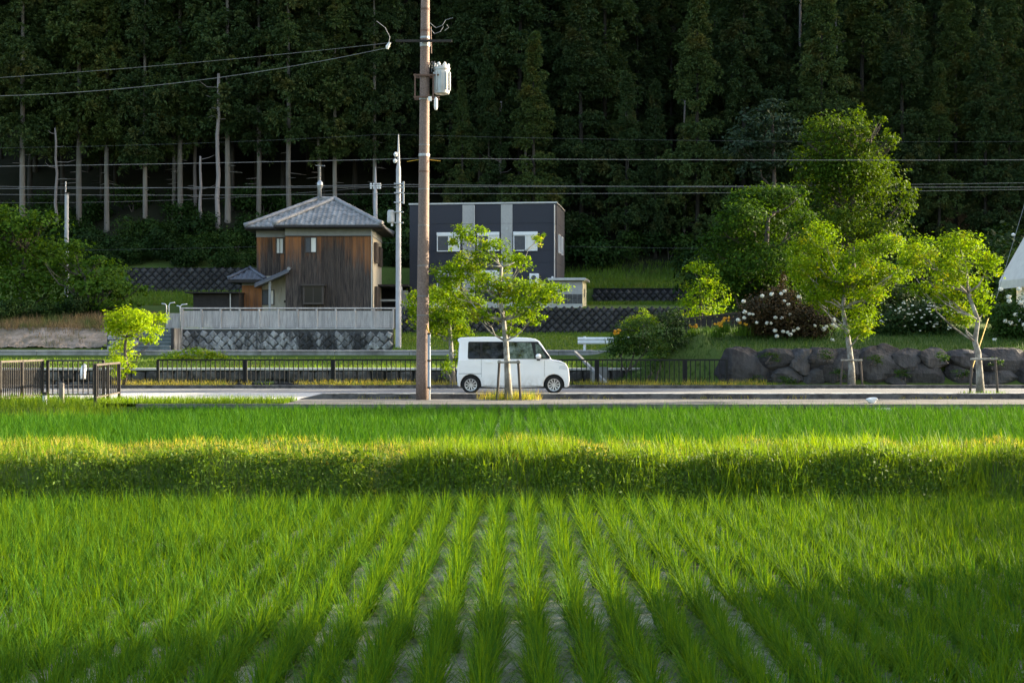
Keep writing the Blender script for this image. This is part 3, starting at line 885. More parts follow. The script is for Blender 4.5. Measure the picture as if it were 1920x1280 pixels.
# low wing at the left with its own little roof
ax0, ax1 = hx(448), hx(486)
wing = MB().box(ax0, ax1, .9, 4.2, 0, hz(528)).build('side_wing', m_plast, house)
boards(ax0, ax1, .895, 0, hz(534), (), .23, wing, m_wood2)
hip_roof(house, hx(426), hx(496), .2, 4.6, hz(524), math.atan(.6), m_tile2, rw=.09)
# porch: sloping roof, post, door, window
pr = [(hx(479), hz(534)), (hx(543), hz(506)), (hx(543), hz(511)), (hx(479), hz(539))]
porch = MB().prism_y(pr, -.35, 1.2).build('porch_roof', m_tile2, house)
for i in range(6):
    y_ = -.3 + i * .28
    MB().tube([(pr[0][0], y_, pr[0][1] + .03), (pr[1][0], y_, pr[1][1] + .03)], .05, 6).build('roof_roll', m_tile2, porch)
MB().tube([(pr[1][0], -.38, pr[1][1] + .06), (pr[1][0], 1.1, pr[1][1] + .06)], .11, 8).build('ridge_cap', m_tile, porch)
MB().box(hx(504), hx(508), -.1, .05, 0, hz(524)).build('porch_post', m_plast, house)
MB().box(hx(486.5), xl - .005, 1.0, 1.2, 0, hz(516)).build('porch_wall', m_cream, house)
window(house, hx(486), hx(509), hz(571), hz(542), .99, m_frameD, m_screen, m_curt)
dr = MB().box(hx(511), hx(532), .95, .998, 0, hz(540)).build('door', m_cream, house)
MB().tube([(hx(529), .93, hz(566)), (hx(529), .93, hz(562))], .05, 6).build('handle', m_dark, dr)
MB().box(hx(518), hx(523), .9, .998, hz(546), hz(538)).build('porch_lamp', m_cream, house)

# dark shed at the left of the house
shed = thing('shed', 'low black timber shed with flat roof left of the timber house', 'shed', (pX(400, 84), 84.0, 2.25))
MB().box(-1.25, 1.45, .3, 2.6, 0, hz(550, 84)).build('wall', m_dark, shed)
for i in range(12):
    MB().box(-1.25, .85, .262, .298, .03 + i * .172, .19 + i * .172).build('plank', m_dark, shed)
MB().box(-1.65, 1.5, -.15, 2.9, hz(549.5, 84), hz(547, 84)).build('roof', m_dark, shed)
MB().box(.95, 1.0, .1, .2, 0, hz(550, 84)).build('post', m_alu, shed)
# carport at the right
cp = thing('carport', 'dark open carport tucked behind right corner of timber house', 'carport', (pX(738, 90), 89.0, 2.25))
MB().box(-1.1, 1.0, -.3, 4, 2.75, 2.88).build('roof', m_dark, cp)
MB().box(-1.1, 1.0, 3.6, 3.8, 0, 2.74).build('back_wall', m_dark, cp)
for xx in (-1.0, .55): MB().box(xx, xx + .1, -.2, -.1, 0, 2.74).build('post', m_alu, cp)
MB().box(-.95, .9, .6, .7, 1.85, 1.97).build('shelf', m_alu, cp)
MB().box(.45, 1.0, -.35, -.25, 0, 2.5).build('front_panel', m_conc, cp)

# balustrade along the house platform
m_fibre = surf('weathered_panel', (.50, .465, .43), (.38, .355, .33), 4, .9, (.18, .175, .17), 1.2, .5, .3, 30, .005, 'World', (5, 1, .5))
bal = thing('balustrade', 'weathered grey slatted balustrade on top of the stone wall', 'balustrade', (-17.65, 76.1, 2.28))
bl = 11.3; nb = 11; bwid = bl / nb
post = MB().box(-.045, .045, -.06, .06, 0, 1.02, .006).mesh('post', m_fibre)
pan = MB()
for i in range(10):
    a_ = .05 + i * (bwid - .10) / 10
    pan.box(a_ + .004, a_ + (bwid - .10) / 10 - .004, -.012 - .006 * (i % 2), .012, .10, .93)
pan = pan.mesh('slat_panel', m_fibre)
for i in range(nb + 1): link('post', post, bal, (i * bwid, 0, 0))
for i in range(nb): link('slat_panel', pan, bal, (i * bwid, 0, 0))
MB().tube([(-.1, 0, 1.06), (bl + .1, 0, 1.06)], .045, 10).build('top_rail', m_fibre, bal)
MB().box(0, bl, -.03, .03, .03, .09).build('bottom_rail', m_fibre, bal)
gate = thing('gate', 'grey slatted gate at the head of the stairs', 'gate', (pX(312, 76.2), 76.2, 2.28))
for i in range(7): MB().box(.02 + i * .115, .125 + i * .115, -.012, .012, .02, .80, .004).build('slat', m_fibre, gate)
MB().box(0, .83, .014, .05, .7, .76).box(0, .83, .014, .05, .1, .16).build('gate_rail', m_fibre, gate)
m_rail = surf('handrail_steel', (.62, .62, .60), (.5, .5, .49), 5, .35, metal=.5, bmp=0)
for i, (xa_, xb_, yt, d_) in enumerate(((303, 312, 569, 75.9), (317, 328, 567, 75.2), (331, 338, 573, 75.9), (338, 351, 570, 75.2))):
    p_ = px(xb_ if i % 2 == 0 else xa_, yt, d_); 
    q_ = px(xa_ if i % 2 == 0 else xb_, yt, d_)
    hr = MB().tube([(p_.x, d_, 2.0), (p_.x, d_, p_.z - .15), ((p_.x * .8 + q_.x * .2), d_, p_.z - .03), (q_.x, d_, q_.z)], .03, 8).build('handrail', m_rail, smooth=True)
    tag(hr, ['curved steel handrail end on the outer side of the stair gate', 'taller curved steel handrail beside the stair gate', 'short curved steel handrail against the balustrade end post', 'curved steel handrail bending over the balustrade end'][i], 'handrail')

# ------------------------------------------------------------------ charcoal house
m_char = surf('charcoal_siding', (.040, .042, .054), (.030, .032, .042), 60, .75, None, bmp=.35, bscale=90, bdist=.01, lo=.3, hi=.7)
m_lite = surf('pale_grey_siding', (.40, .39, .375), (.35, .34, .33), 8, .8, None, bmp=.2, bscale=60)
m_whitef = surf('white_frame', (.80, .80, .80), (.74, .74, .74), 4, .4, bmp=0)
MHX, MHY, MHZ = pX(1043, 90), 90.0, 3.45
mh = thing('modern_house', 'boxy charcoal two storey house with two pale vertical bands', 'house', (MHX, MHY, MHZ), R(-7))
def mx(p): return (p - 1043) * 90 / F * 1.006
def mz(p): return pZ(p, 90) - MHZ
wd_, dp_ = mx(765), 6.0
MB().box(wd_ + .03, -.03, .03, dp_, .0, mz(381)).build('wall', m_char, mh)
MB().box(wd_ - .02, .02, -.02, dp_ + .02, 0, mz(565)).build('foundation', m_concL, mh)
rows = [mz(564), mz(548), mz(492), mz(469), mz(418), mz(382)]
cols = [(765, 866, 0), (866, 889, 1), (889, 939, 0), (939, 961, 1), (961, 1043, 0)]
for (a_, b_, k_) in cols:
    for i in range(len(rows) - 1):
        MB().box(mx(a_) + .006, mx(b_) - .006, -.012 - .012 * k_, .028, rows[i] + .008, rows[i+1] - .008).build('siding_panel', m_lite if k_ else m_char, mh)
for i in range(len(rows) - 1):
    for j in range(2): MB().box(-.028, .012, .05 + j * 2.97, .01 + (j+1) * 2.97, rows[i] + .008, rows[i+1] - .008).build('siding_panel', m_char, mh)
for (a_, b_, t_, u_) in ((818, 862, 440, 470), (895, 936, 440, 470), (963, 1008, 440, 470), (818, 862, 512, 546), (900, 936, 512, 546)):
    window(mh, mx(a_), mx(b_), mz(u_), mz(t_), -.03, m_whitef, m_screen, m_curt, .05, .09, box=.2)
for (ya, yb) in ((1.0, 1.9), (3.0, 3.9)):
    window(mh, ya, yb, mz(472), mz(437), .03, m_whitef, m_screen, m_glass, .05, .09, True)
MB().box(wd_ - .05, .06, -.05, dp_ + .05, mz(381) + .002, mz(379) + .03).build('roof_edge', m_alu, mh)
ac = MB().box(mx(994), mx(1011), -.42, -.04, mz(532), mz(513), .02).build('air_conditioner', m_whitef, mh)
MB().tube([(mx(1002), -.43, mz(521)), (mx(1002), -.422, mz(521))], .16, 18).build('fan_grille', m_screen, ac)
MB().tube([(mx(1036), -.09, mz(520)), (mx(1036), -.03, mz(520))], .07, 12).build('vent', m_whitef, mh)
MB().tube([(-.10, -.07, 0), (-.10, -.07, mz(384))], .04, 8).build('downpipe', m_alu, mh)
MB().tube([(mx(889), -.09, 0), (mx(889), -.09, mz(384))], .035, 8).build('downpipe', m_alu, mh)
MB().box(mx(1014), mx(1021), -.14, -.03, mz(545), mz(532), .01).build('meter_box', m_lite, mh)
for (a_, b_) in ((872, 884), (945, 956)): MB().tube([((mx(a_) + mx(b_)) / 2, -.06, mz(428)), ((mx(a_) + mx(b_)) / 2, -.028, mz(428))], .09, 12).build('vent', m_alu, mh)
# garden wall and small shed beside it
gw = thing('garden_wall', 'pale low wall at the foot of the charcoal house', 'wall', (pX(1035, 86), 85.0, 3.45))
MB().box(-8.6, 1.78, 0, .25, 0, .36, .01).build('wall_panel', m_concL, gw)
for i in range(5):
    for j in range(6): MB().box(.05 + j * .29, .325 + j * .29, -.012, .2, .38 + i * .115, .485 + i * .115, .006).build('brick', m_mort, gw)
sh = thing('garden_shed', 'small pale garden shed with grey flat roof beside charcoal house', 'shed', (pX(1092, 87), 87.0, 3.45), R(-7))
shz = pZ(526, 87) - 3.45
for j in range(4): MB().box(-1.9 + j * .475 + .004, -1.9 + (j+1) * .475 - .004, 0, .04, 0, shz).build('wall_panel', m_lite, sh)
MB().box(-1.9, -.02, .042, 3.4, 0, shz - .01).build('wall', m_cream, sh)
m_sunside = surf('sunlit_siding', (.62, .56, .36), (.54, .48, .31), 3, .8)  # yellow tone paints the low sun onto the shed's right side
MB().box(-.018, .01, .02, 3.4, 0, shz).build('side_wall', m_sunside, sh)
MB().box(.012, .04, 1.1, 1.5, shz - 1.0, shz - .45).build('window', m_frameD, sh)
MB().box(-2.1, .22, -.3, 3.6, shz + .002, shz + .16, .02).build('roof', m_alu, sh)

# ------------------------------------------------------------------ house at the right edge: white gable wall
rh = thing('white_house', 'white walled house with sloping beige eave beside the hydrangeas', 'house', (pX(1906, 57.2), 55.0, 2.0), R(0))
m_whitew = surf('white_stucco', (.70, .69, .66), (.62, .61, .58), 3, .9, coord='World')
m_eave = surf('beige_eave', (.66, .60, .53), (.58, .52, .46), 4, .8, coord='World')
z1 = pZ(512, 57) - 2.0; zr_ = z1 + 2.6 * 1.75
MB().prism_y([(0, 0), (5.2, 0), (5.2, z1 + .15), (2.6, zr_), (0, z1 + .15)], 0, 2.2).build('wall', m_whitew, rh)
e0 = -.5
for s_ in (0, 1):
    xs = [(e0, z1 - .62), (2.6, zr_ + .30), (2.6, zr_ + .62), (e0, z1 - .30)]
    if s_: xs = [(5.2 - p[0], p[1]) for p in reversed(xs)]
    MB().prism_y(xs, -.6, 2.8).build('roof', [m_eave], rh)
window(rh, .9, 2.4, z1 - 1.9, z1 - .6, -.005, m_frameD, m_glass, m_glass)
MB().box(.35, .6, -.04, .0, pZ(560, 57) - 2.0, pZ(546, 57) - 2.0).build('meter_box', m_dark, rh)
# ------------------------------------------------------------------ white kei van on the road
m_car, nt, N, L, b = new_mat('white_car_paint')
pc = mixc(nt, noise(nt, 3, 3, .5), (.86, .86, .86), (.82, .82, .815))
tcz = N.new('ShaderNodeTexCoord'); spz = N.new('ShaderNodeSeparateXYZ'); L.new(tcz.outputs['Object'], spz.inputs[0])
mrz = N.new('ShaderNodeMapRange'); mrz.inputs[1].default_value = .62; mrz.inputs[2].default_value = .16; L.new(spz.outputs[2], mrz.inputs[0])
mlz = N.new('ShaderNodeMath'); mlz.operation = 'MULTIPLY'; L.new(mrz.outputs[0], mlz.inputs[0]); L.new(ramp(nt, noise(nt, 7, 4, .7), [(.35, .1), (.7, .8)]), mlz.inputs[1])
L.new(mixc(nt, mlz.outputs[0], pc, (.40, .36, .30)), b.inputs['Base Color'])   # road dust along the sills
b.inputs['Roughness'].default_value = .25; b.inputs['Coat Weight'].default_value = .6; b.inputs['Coat Roughness'].default_value = .05
m_tyre = surf('tyre_rubber', (.018, .018, .018), (.012, .012, .012), 20, .8, bmp=.2, bscale=60, bdist=.003)
m_rim = surf('silver_wheel', (.62, .62, .63), (.55, .55, .56), 6, .3, metal=.7, bmp=0)
m_blk = surf('black_trim', (.014, .014, .015), (.01, .01, .01), 9, .5, bmp=0)
m_tint, nt, N, L, b = new_mat('tinted_glass')
L.new(ramp(nt, noise(nt, 4.5, 4, .7), [(.45, (.008, .009, .010)), (.70, (.05, .052, .05))]), b.inputs['Base Color']); b.inputs['Roughness'].default_value = .05; b.inputs['Specular IOR Level'].default_value = .25  # lighter mottling paints dim reflections into the tinted panes
m_cabin, nt, N, L, b = new_mat('clear_side_glass')
b.inputs['Base Color'].default_value = (.62, .70, .66, 1); b.inputs['Roughness'].default_value = .02
b.inputs['Transmission Weight'].default_value = .9; b.inputs['IOR'].default_value = 1.05; b.inputs['Specular IOR Level'].default_value = .5
m_lamp = surf('headlamp', (.70, .72, .74), (.60, .62, .64), 9, .12, bmp=0, spec=.8)
m_red = surf('tail_lamp', (.35, .02, .02), (.28, .015, .015), 9, .2, bmp=0)
CX = pX(857.2, 43.0)
car = thing('kei_van', 'white boxy small van parked on the road behind the staked tree', 'car', (CX, 43.4, 0))
HW = .735
def arch(cx, cz, r, a0, a1, n=10): return [(cx + r * math.cos(R(a0 + (a1 - a0) * i / n)), cz + r * math.sin(R(a0 + (a1 - a0) * i / n))) for i in range(n + 1)]
RW, FW, WR = .42, 2.915, .275
zb = 1.03
low = [(.02, .25), (.07, .215)] + arch(RW, .27, .315, 192, -10, 14) + [(1.2, .19), (2.0, .19)] + arch(FW, .27, .315, 190, -12, 14) + [(3.30, .19), (3.37, .24), (3.385, .42), (3.375, .62), (3.34, .80), (3.27, .91), (3.12, .985), (2.86, zb), (2.4, zb), (1.5, zb), (.6, zb), (.045, zb), (.015, .80), (0, .55)]
def solid(poly, w_of_z, name, parent, mat, bev):
    n = len(poly)
    vs = [(p[0], -w_of_z(p[1], p[0]), p[1]) for p in poly] + [(p[0], w_of_z(p[1], p[0]), p[1]) for p in poly]
    fs = [tuple(range(n)), tuple(reversed(range(n, 2*n)))] + [((i+1) % n, i, n+i, n+(i+1) % n) for i in range(n)]
    o = MB().add(vs, fs).build(name, mat, parent, bevel=bev, seg=4)
    return o
body = solid(low, lambda z, x: HW, 'body', car, m_car, .035)
zt_ = 1.70
cab = [(.045, zb - .02), (.055, 1.30), (.075, 1.52), (.02, 1.60), (.035, 1.655), (.12, 1.69), (.8, zt_ + .01), (1.5, zt_ + .005), (2.1, 1.685), (2.36, 1.65), (2.49, 1.575), (2.66, 1.32), (2.86, zb - .02)]
tw = lambda z, x: HW - .004 - max(0, z - zb) * .155
cabin = solid(cab, tw, 'cabin', car, m_car, .05)
def side_panel(poly, off, name, parent, mat, th=.012, both=True, wf=None):
    for s in ((-1, 1) if both else (-1,)):
        w = wf or tw
        n = len(poly)
        vs = [(p[0], s * (w(p[1], p[0]) + off), p[1]) for p in poly] + [(p[0], s * (w(p[1], p[0]) + off - th), p[1]) for p in poly]
        f0 = tuple(range(n)); f1 = tuple(reversed(range(n, 2*n)))
        fs = [f0, f1] + [((i+1) % n, i, n+i, n+(i+1) % n) for i in range(n)]
        if s > 0: fs = [tuple(reversed(f)) for f in fs]
        o = MB().add(vs, fs).build(name, mat, parent)
    return o
def rnd(x0, x1, z0, z1, r=.06, xt0=None, xt1=None):
    xt0 = x0 if xt0 is None else xt0; xt1 = x1 if xt1 is None else xt1
    pts = []
    for (cx_, cz_, a0) in ((x1, z0, -90), (xt1, z1, 0), (xt0, z1, 90), (x0, z0, 180)):
        sx = -1 if a0 in (-90, 0) else 1; sz = 1 if a0 in (-90, 180) else -1
        for i in range(5):
            a = R(a0 + 90 * i / 4); pts.append((cx_ + sx * r + r * math.cos(a), cz_ + sz * r + r * math.sin(a)))
    return pts
# dark glass band, then panes
side_panel(rnd(.33, 2.80, 1.045, 1.565, .05, .34, 2.46), .004, 'window_band', car, m_blk)
side_panel(rnd(.35, .70, 1.07, 1.545, .07), .010, 'quarter_window', car, m_tint)
side_panel(rnd(.77, 1.46, 1.06, 1.55, .035), .010, 'rear_side_window', car, m_tint)
m_inner, nt, N, L, b = new_mat('painted_reflection_glass')
L.new(ramp(nt, noise(nt, 3.2, 4, .7), [(.40, (.012, .014, .012)), (.52, (.09, .12, .10)), (.72, (.26, .31, .28))]), b.inputs['Base Color'])  # grey-green mottling paints reflections into the glass colour
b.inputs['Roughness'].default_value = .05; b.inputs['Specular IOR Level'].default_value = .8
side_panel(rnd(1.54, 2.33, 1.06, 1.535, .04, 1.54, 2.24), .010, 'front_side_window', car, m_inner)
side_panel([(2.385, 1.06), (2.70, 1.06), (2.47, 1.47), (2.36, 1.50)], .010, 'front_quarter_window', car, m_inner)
# windscreen and rear window
def face_strip(p0, p1, w0, w1, off, name, mat):
    d = Vector((p1[0]-p0[0], 0, p1[1]-p0[1])).normalized(); nn = Vector((d.z, 0, -d.x)) if p0[0] > 1.5 else Vector((-d.z, 0, d.x))
    if p0[0] > 1.5 and nn.x < 0: nn = -nn
    if p0[0] < 1.5 and nn.x > 0: nn = -nn
    a = Vector((p0[0], 0, p0[1])) + nn * off; c_ = Vector((p1[0], 0, p1[1])) + nn * off
    q = [a + Vector((0, -w0, 0)), a + Vector((0, w0, 0)), c_ + Vector((0, w1, 0)), c_ + Vector((0, -w1, 0))]
    q2 = [p - nn * .02 for p in q]
    MB().add(q + q2, [(0, 1, 2, 3), (7, 6, 5, 4), (0, 4, 5, 1), (1, 5, 6, 2), (2, 6, 7, 3), (3, 7, 4, 0)]).build(name, mat, car)
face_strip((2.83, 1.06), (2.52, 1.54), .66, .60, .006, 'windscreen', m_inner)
face_strip((.048, 1.10), (.068, 1.48), .60, .56, .008, 'rear_window', m_tint)
# door skins standing a little proud, leaving shut lines
flat = lambda z, x: HW
rd = [(.80, .26), (1.50, .25), (1.50, 1.015), (.745, 1.015), (.745, .50), (.775, .38)]
fd = [(1.512, .25), (2.52, .25), (2.545, .42), (2.60, .52), (2.62, 1.01), (1.512, 1.015)]
side_panel(rd, .005, 'rear_door', car, m_car, .02, wf=flat)
side_panel(fd, .005, 'front_door', car, m_car, .02, wf=flat)
side_panel([(.74, .60), (.74, .612), (.06, .612), (.06, .60)], .002, 'bumper_seam', car, m_blk, .01, wf=flat)
side_panel([(.10, .83), (2.95, .80), (2.95, .812), (.10, .842)], .0075, 'crease', car, m_car, .012, wf=flat)
m_seam = surf('shut_line', (.16, .16, .16), (.12, .12, .12), 9, .7, bmp=0)
for q_ in ([(1.503, .25), (1.509, .25), (1.509, 1.04), (1.503, 1.04)], [(.736, .50), (.742, .50), (.742, 1.03), (.736, 1.03)], [(2.625, .52), (2.632, .52), (2.632, 1.0), (2.625, 1.0)], [(.78, .236), (2.52, .236), (2.52, .246), (.78, .246)], [(2.96, .97), (3.26, .885), (3.262, .893), (2.962, .978)]):
    side_panel(q_, .0065, 'shut_line', car, m_seam, .008, wf=flat)
for x_, z_ in ((.86, .93), (1.60, .93)):
    side_panel([(x_, z_), (x_ + .20, z_), (x_ + .20, z_ + .035), (x_, z_ + .035)], .03, 'door_handle', car, m_car, .03, wf=flat)
side_panel([(3.06, .74), (3.30, .72), (3.345, .76), (3.26, .87), (3.08, .84)], .004, 'headlight', car, m_lamp, .02, wf=flat)
side_panel([(.028, .70), (.10, .70), (.11, 1.0), (.05, 1.0)], .003, 'tail_light', car, m_car, .02, wf=flat)
for s in (-1, 1):
    mm = MB().box(2.37, 2.53, s * HW - (.16 if s < 0 else -.02), s * HW + (-.02 if s < 0 else .16), 1.05, 1.20, .04).build('door_mirror', m_car, car, smooth=True)
    MB().box(2.40, 2.50, s * HW - .03, s * HW + .03, 1.00, 1.06).build('mirror_arm', m_blk, mm)
MB().box(.08, 3.25, -.55, .55, .20, .55).build('underbody', m_blk, car)
MB().box(3.355, 3.392, -.45, .45, .30, .52, .01).build('grille', m_blk, car)
MB().tube([(.35, .2, 1.70), (.22, .2, 1.80)], .012, 6).build('roof_aerial', m_blk, car)
# wheels
def lathe_y(pts, n, y_sign=1):
    vs = []; fs = []
    for (r_, y_) in pts:
        for k in range(n):
            a = 2 * math.pi * k / n; vs.append((r_ * math.cos(a), y_ * y_sign, r_ * math.sin(a)))
    for i in range(len(pts) - 1):
        for k in range(n):
            k2 = (k+1) % n; fs.append((i*n+k, i*n+k2, (i+1)*n+k2, (i+1)*n+k))
    return vs, fs
tyre_me = MB().add(*lathe_y([(.185, -.07), (.20, -.082), (.25, -.08), (.268, -.062), (.270, 0), (.268, .062), (.25, .08), (.20, .082), (.185, .07), (.185, -.07)], 36)).mesh('tyre', m_tyre, True)
rm = MB().add(*lathe_y([(.190, -.065), (.186, -.079), (.168, -.074), (.162, -.04), (.162, .04), (.19, .06)], 36))
for k_ in range(10):
    a = 2 * math.pi * k_ / 10
    for da in (-.06, .06): 
        rm.obox((.03 * math.cos(a), -.062, .03 * math.sin(a)), (.170 * math.cos(a + da), -.070, .170 * math.sin(a + da)), .022, .024, (0, 1, 0))
rm.add(*lathe_y([(0.0, -.078), (.03, -.078), (.042, -.066), (.042, -.04)], 16))
rim_me = rm.mesh('rim', m_rim)
disc_me = MB().add(*lathe_y([(0, -.01), (.14, -.01), (.14, .01)], 20)).mesh('brake_disc', m_blk)
for x_ in (RW, FW):
    for s in (-1, 1):
        wh = bpy.data.objects.new('wheel', None); COL.objects.link(wh); wh.parent = car
        wh.location = (x_, s * (HW - .10), .27); wh.rotation_euler = (0, random.uniform(0, 1), 0 if s < 0 else math.pi)
        link('tyre', tyre_me, wh); link('rim', rim_me, wh); link('brake_disc', disc_me, wh)

# ------------------------------------------------------------------ utility poles
m_polec, nt, N, L, b = new_mat('brown_concrete_pole')
f = noise(nt, 30, 5, .8); g = noise(nt, 1.2, 3, .6, 'Object', (1, 1, .5))
c = mixc(nt, ramp(nt, f, [(.42, 0.), (.60, 1.)]), (.135, .085, .068), (.27, .19, .155))
c = mixc(nt, ramp(nt, g, [(.4, 0.), (.7, .5)]), c, (.12, .095, .085))
L.new(c, b.inputs['Base Color']); b.inputs['Roughness'].default_value = .85
bump(nt, b, f, .4, .006)
m_galv = surf('galvanised_steel', (.42, .43, .44), (.33, .335, .34), 7, .5, metal=.3, bmp=.1)
m_gpole = surf('grey_pole', (.42, .42, .43), (.33, .33, .34), 3, .8, None, bmp=.2, coord='World')
m_insul = surf('white_porcelain', (.72, .72, .70), (.66, .66, .64), 5, .25, bmp=0)
m_rust = surf('rusty_bracket', (.16, .095, .07), (.10, .06, .045), 8, .8)
m_tran = surf('transformer_grey', (.52, .52, .51), (.42, .42, .41), 4, .5, (.36, .33, .30), 2.5, .4, bmp=.1)
m_cable = surf('cable', (.11, .115, .12), (.08, .085, .09), 5, .6, bmp=0)
m_cablel = surf('pale_cable', (.20, .205, .21), (.15, .155, .16), 5, .6, bmp=0)
PD = 38.35
pb = px(791.5, 750, PD)
pole = thing('utility_pole', 'tall brown concrete utility pole with a white transformer beside the road', 'utility pole', (pb.x, PD, 0))
def pl(x_, y_): 
    q = px(x_, y_, PD); return Vector((q.x - pb.x, 0, q.z))
ptop = Vector((.088 + .01, 0, 12.2))
def pax(z): return Vector((.085 * z / 10.8, 0, z))
MB().tube([pax(z_) for z_ in np.linspace(0, 12.2, 14)], [.172 - .055 * z_ / 10.8 for z_ in np.linspace(0, 12.2, 14)], 24).build('shaft', m_polec, pole, smooth=True)
def band(y_, h_, mat, extra=.006, name='band'):
    z_ = pZ(y_, PD); p = pax(z_); rr = .172 - .055 * z_ / 10.8 + extra
    MB().tube([(p.x, 0, z_ - h_/2), (p.x, 0, z_ + h_/2)], rr, 24).build(name, mat, pole)
for y_ in (272, 355, 423, 498, 555, 591): band(y_, .022, m_cablel, .004)
band(291, .07, m_galv, .012); band(322, .05, m_rust); band(83, .14, m_galv, .014); band(58, .05, m_rust); band(71, .05, m_galv); band(185, .08, m_galv, .014); band(143, .06, m_rust, .012); band(18, .05, m_rust)
zz = pZ(80, PD); p0 = pl(743, 80); p1 = pl(848, 80)
MB().box(p0.x, p1.x, -.24, -.17, zz - .03, zz + .03).build('cross_arm', m_dark, pole)
# transformer hanger and can
for y_ in (143, 184):
    z_ = pZ(y_, PD); a_ = pl(776, y_).x; c_ = pl(824, y_).x
    for yy in (-.17, .17): MB().box(a_, c_, yy - .02, yy + .02, z_ - .022, z_ + .022).build('bracket', m_rust, pole)
for x_ in (779, 813): MB().box(pl(x_, 0).x - .02, pl(x_, 0).x + .02, -.2, -.16, pZ(186, PD), pZ(141, PD)).build('hanger', m_rust, pole)
tr = bpy.data.objects.new('transformer', None); COL.objects.link(tr); tr.parent = pole; tr.location = (pl(828.5, 150).x, 0, pZ(177, PD))
th_ = 55 * PD / F
MB().tube([(0, 0, 0), (0, 0, .02), (0, 0, th_ * .80), (0, 0, th_ * .84), (0, 0, th_ * .9), (0, 0, th_ * .95)], [.17, .20, .20, .22, .22, .12], 24).build('can', m_tran, tr, smooth=False)
for k_ in range(10):
    a = k_ * .628; MB().box(-.012, .012, .20, .245, .10, th_ * .74).build('cooling_fin', m_tran, tr, None, (0, 0, a))
for a in (2.2, 3.2, 4.3, 5.2, .4):
    MB().tube([(.13 * math.cos(a), .13 * math.sin(a), th_ * .9), (.17 * math.cos(a), .17 * math.sin(a), th_ * .97), (.2 * math.cos(a), .2 * math.sin(a), th_ * 1.05)], [.035, .05, .025], 8).build('bushing', m_insul, tr)
for dx in (-.20, -.13):
    MB().tube([(dx - .02, -.1, th_ * .8), (dx, -.1, th_ * 1.0), (dx - .07, -.05, th_ * 1.1), (dx - .14, 0, th_ * 1.0), (dx - .15, 0, th_ * .75)], .014, 6).build('lead', m_cable, tr)
q = pl(818, 196); MB().tube([q + Vector((0, -.2, -.18)), q + Vector((0, -.2, -.12)), q + Vector((0, -.2, .1)), q + Vector((0, -.2, .16))], [.03, .05, .05, .02], 10).build('cutout_fuse', m_insul, pole)
q = pl(807, 188); MB().tube([q + Vector((0, -.2, -.06)), q + Vector((0, -.2, .06))], .05, 10).build('cutout_fuse', m_insul, pole)
MB().tube([pl(808, 52) + Vector((0, -.1, 0)), pl(809, 102) + Vector((0, -.1, 0))], .018, 6).build('arrester', m_rust, pole)
for pts in (((806, 45), (818, 55), (830, 50), (836, 40), (850, 36)), ((808, 57), (815, 66), (826, 62), (832, 52)), ((838, 49), (842, 54), (834, 60))):
    MB().tube([pl(*p) + Vector((0, -.15, 0)) for p in pts], .009, 6).build('jumper_wire', m_cablel, pole)
MB().tube([pl(726, 88) + Vector((0, 0, -.06)), pl(726, 88), pl(731, 84) + Vector((0, 0, .06))], [.03, .05, .03], 8).build('insulator', m_insul, pole)
MB().tube([pl(706, 40), pl(722, 52), pl(731, 70), pl(727, 88)], .009, 6).build('jumper_wire', m_cablel, pole)
# stay wire with grey guard
gw_ = thing('stay_guard', 'slim grey tube guard around the stay wire beside brown pole', 'stay guard', (pX(804.5, 38.2), 38.2, 0))
zt0, zt1 = pZ(624, 38.2), pZ(728, 38.2)
MB().tube([(0, 0, zt1), (0, 0, zt0)], .042, 12).build('guard_tube', surf('grey_plastic', (.30, .34, .40), (.26, .30, .35), 4, .5, bmp=0), gw_)
for z_ in (zt1 + .02, (zt0 + zt1) / 2, zt0 - .02): MB().tube([(0, 0, z_ - .025), (0, 0, z_ + .025)], .052, 12).build('clip', m_blk, gw_)
MB().tube([(0.01, 0, 0), (0.01, 0, zt1)], .022, 8).build('anchor_rod', m_galv, gw_)
m_yel = surf('yellow_sleeve', (.62, .36, .03), (.5, .28, .02), 4, .6, bmp=0)
for dx in (-.10, -.04): MB().tube([(0, 0, zt0), (dx - .02, .05, zt0 + .22)], .011, 6).build('stay_strand', m_yel, gw_)

def grey_pole(x_, ybase, ytop, D, zb_, label, r0=.15, r1=.09, spike=True):
    p = px(x_, ytop, D)
    o = thing('utility_pole', label, 'utility pole', (p.x, D, zb_))
    h = p.z - zb_
    pts = [(0, 0, 0), (0, 0, h * .84), (0, 0, h * .86), (0, 0, h * .93), (0, 0, h)] if spike else [(0, 0, 0), (0, 0, h)]
    MB().tube(pts, [r0, r1 * 1.1, r1 * .8, r1 * .5, .02] if spike else [r0, r1], 14).build('shaft', m_gpole, o, smooth=False)
    return o, h
gp, h = grey_pole(747, 655, 252, 75.0, 1.1, 'slender grey utility pole with a small transformer beside the timber house', .155, .11)
def gq(x_, y_, D=75.0): q = px(x_, y_, D); return Vector((q.x - gp.location.x, 0, q.z - 1.1))
for (x_, y_) in ((742, 290), (741, 302)): MB().tube([gq(x_, y_) + Vector((0, -.1, -.12)), gq(x_, y_) + Vector((0, -.1, 0)), gq(x_, y_) + Vector((0, -.1, .12))], [.05, .12, .05], 8).build('insulator', m_insul, gp)
MB().tube([gq(733, 418), gq(733, 416), gq(733, 397), gq(733, 394)], [.15, .2, .2, .14], 14).build('transformer', m_tran, gp)
MB().tube([gq(735, 424), gq(735, 418)], .06, 8).build('cutout_fuse', m_insul, gp)
for y_ in (345, 352, 362, 380, 398, 418): MB().box(-.22, .28, -.2, -.12, gq(0, y_).z - .03, gq(0, y_).z + .03).build('bracket', m_galv, gp)
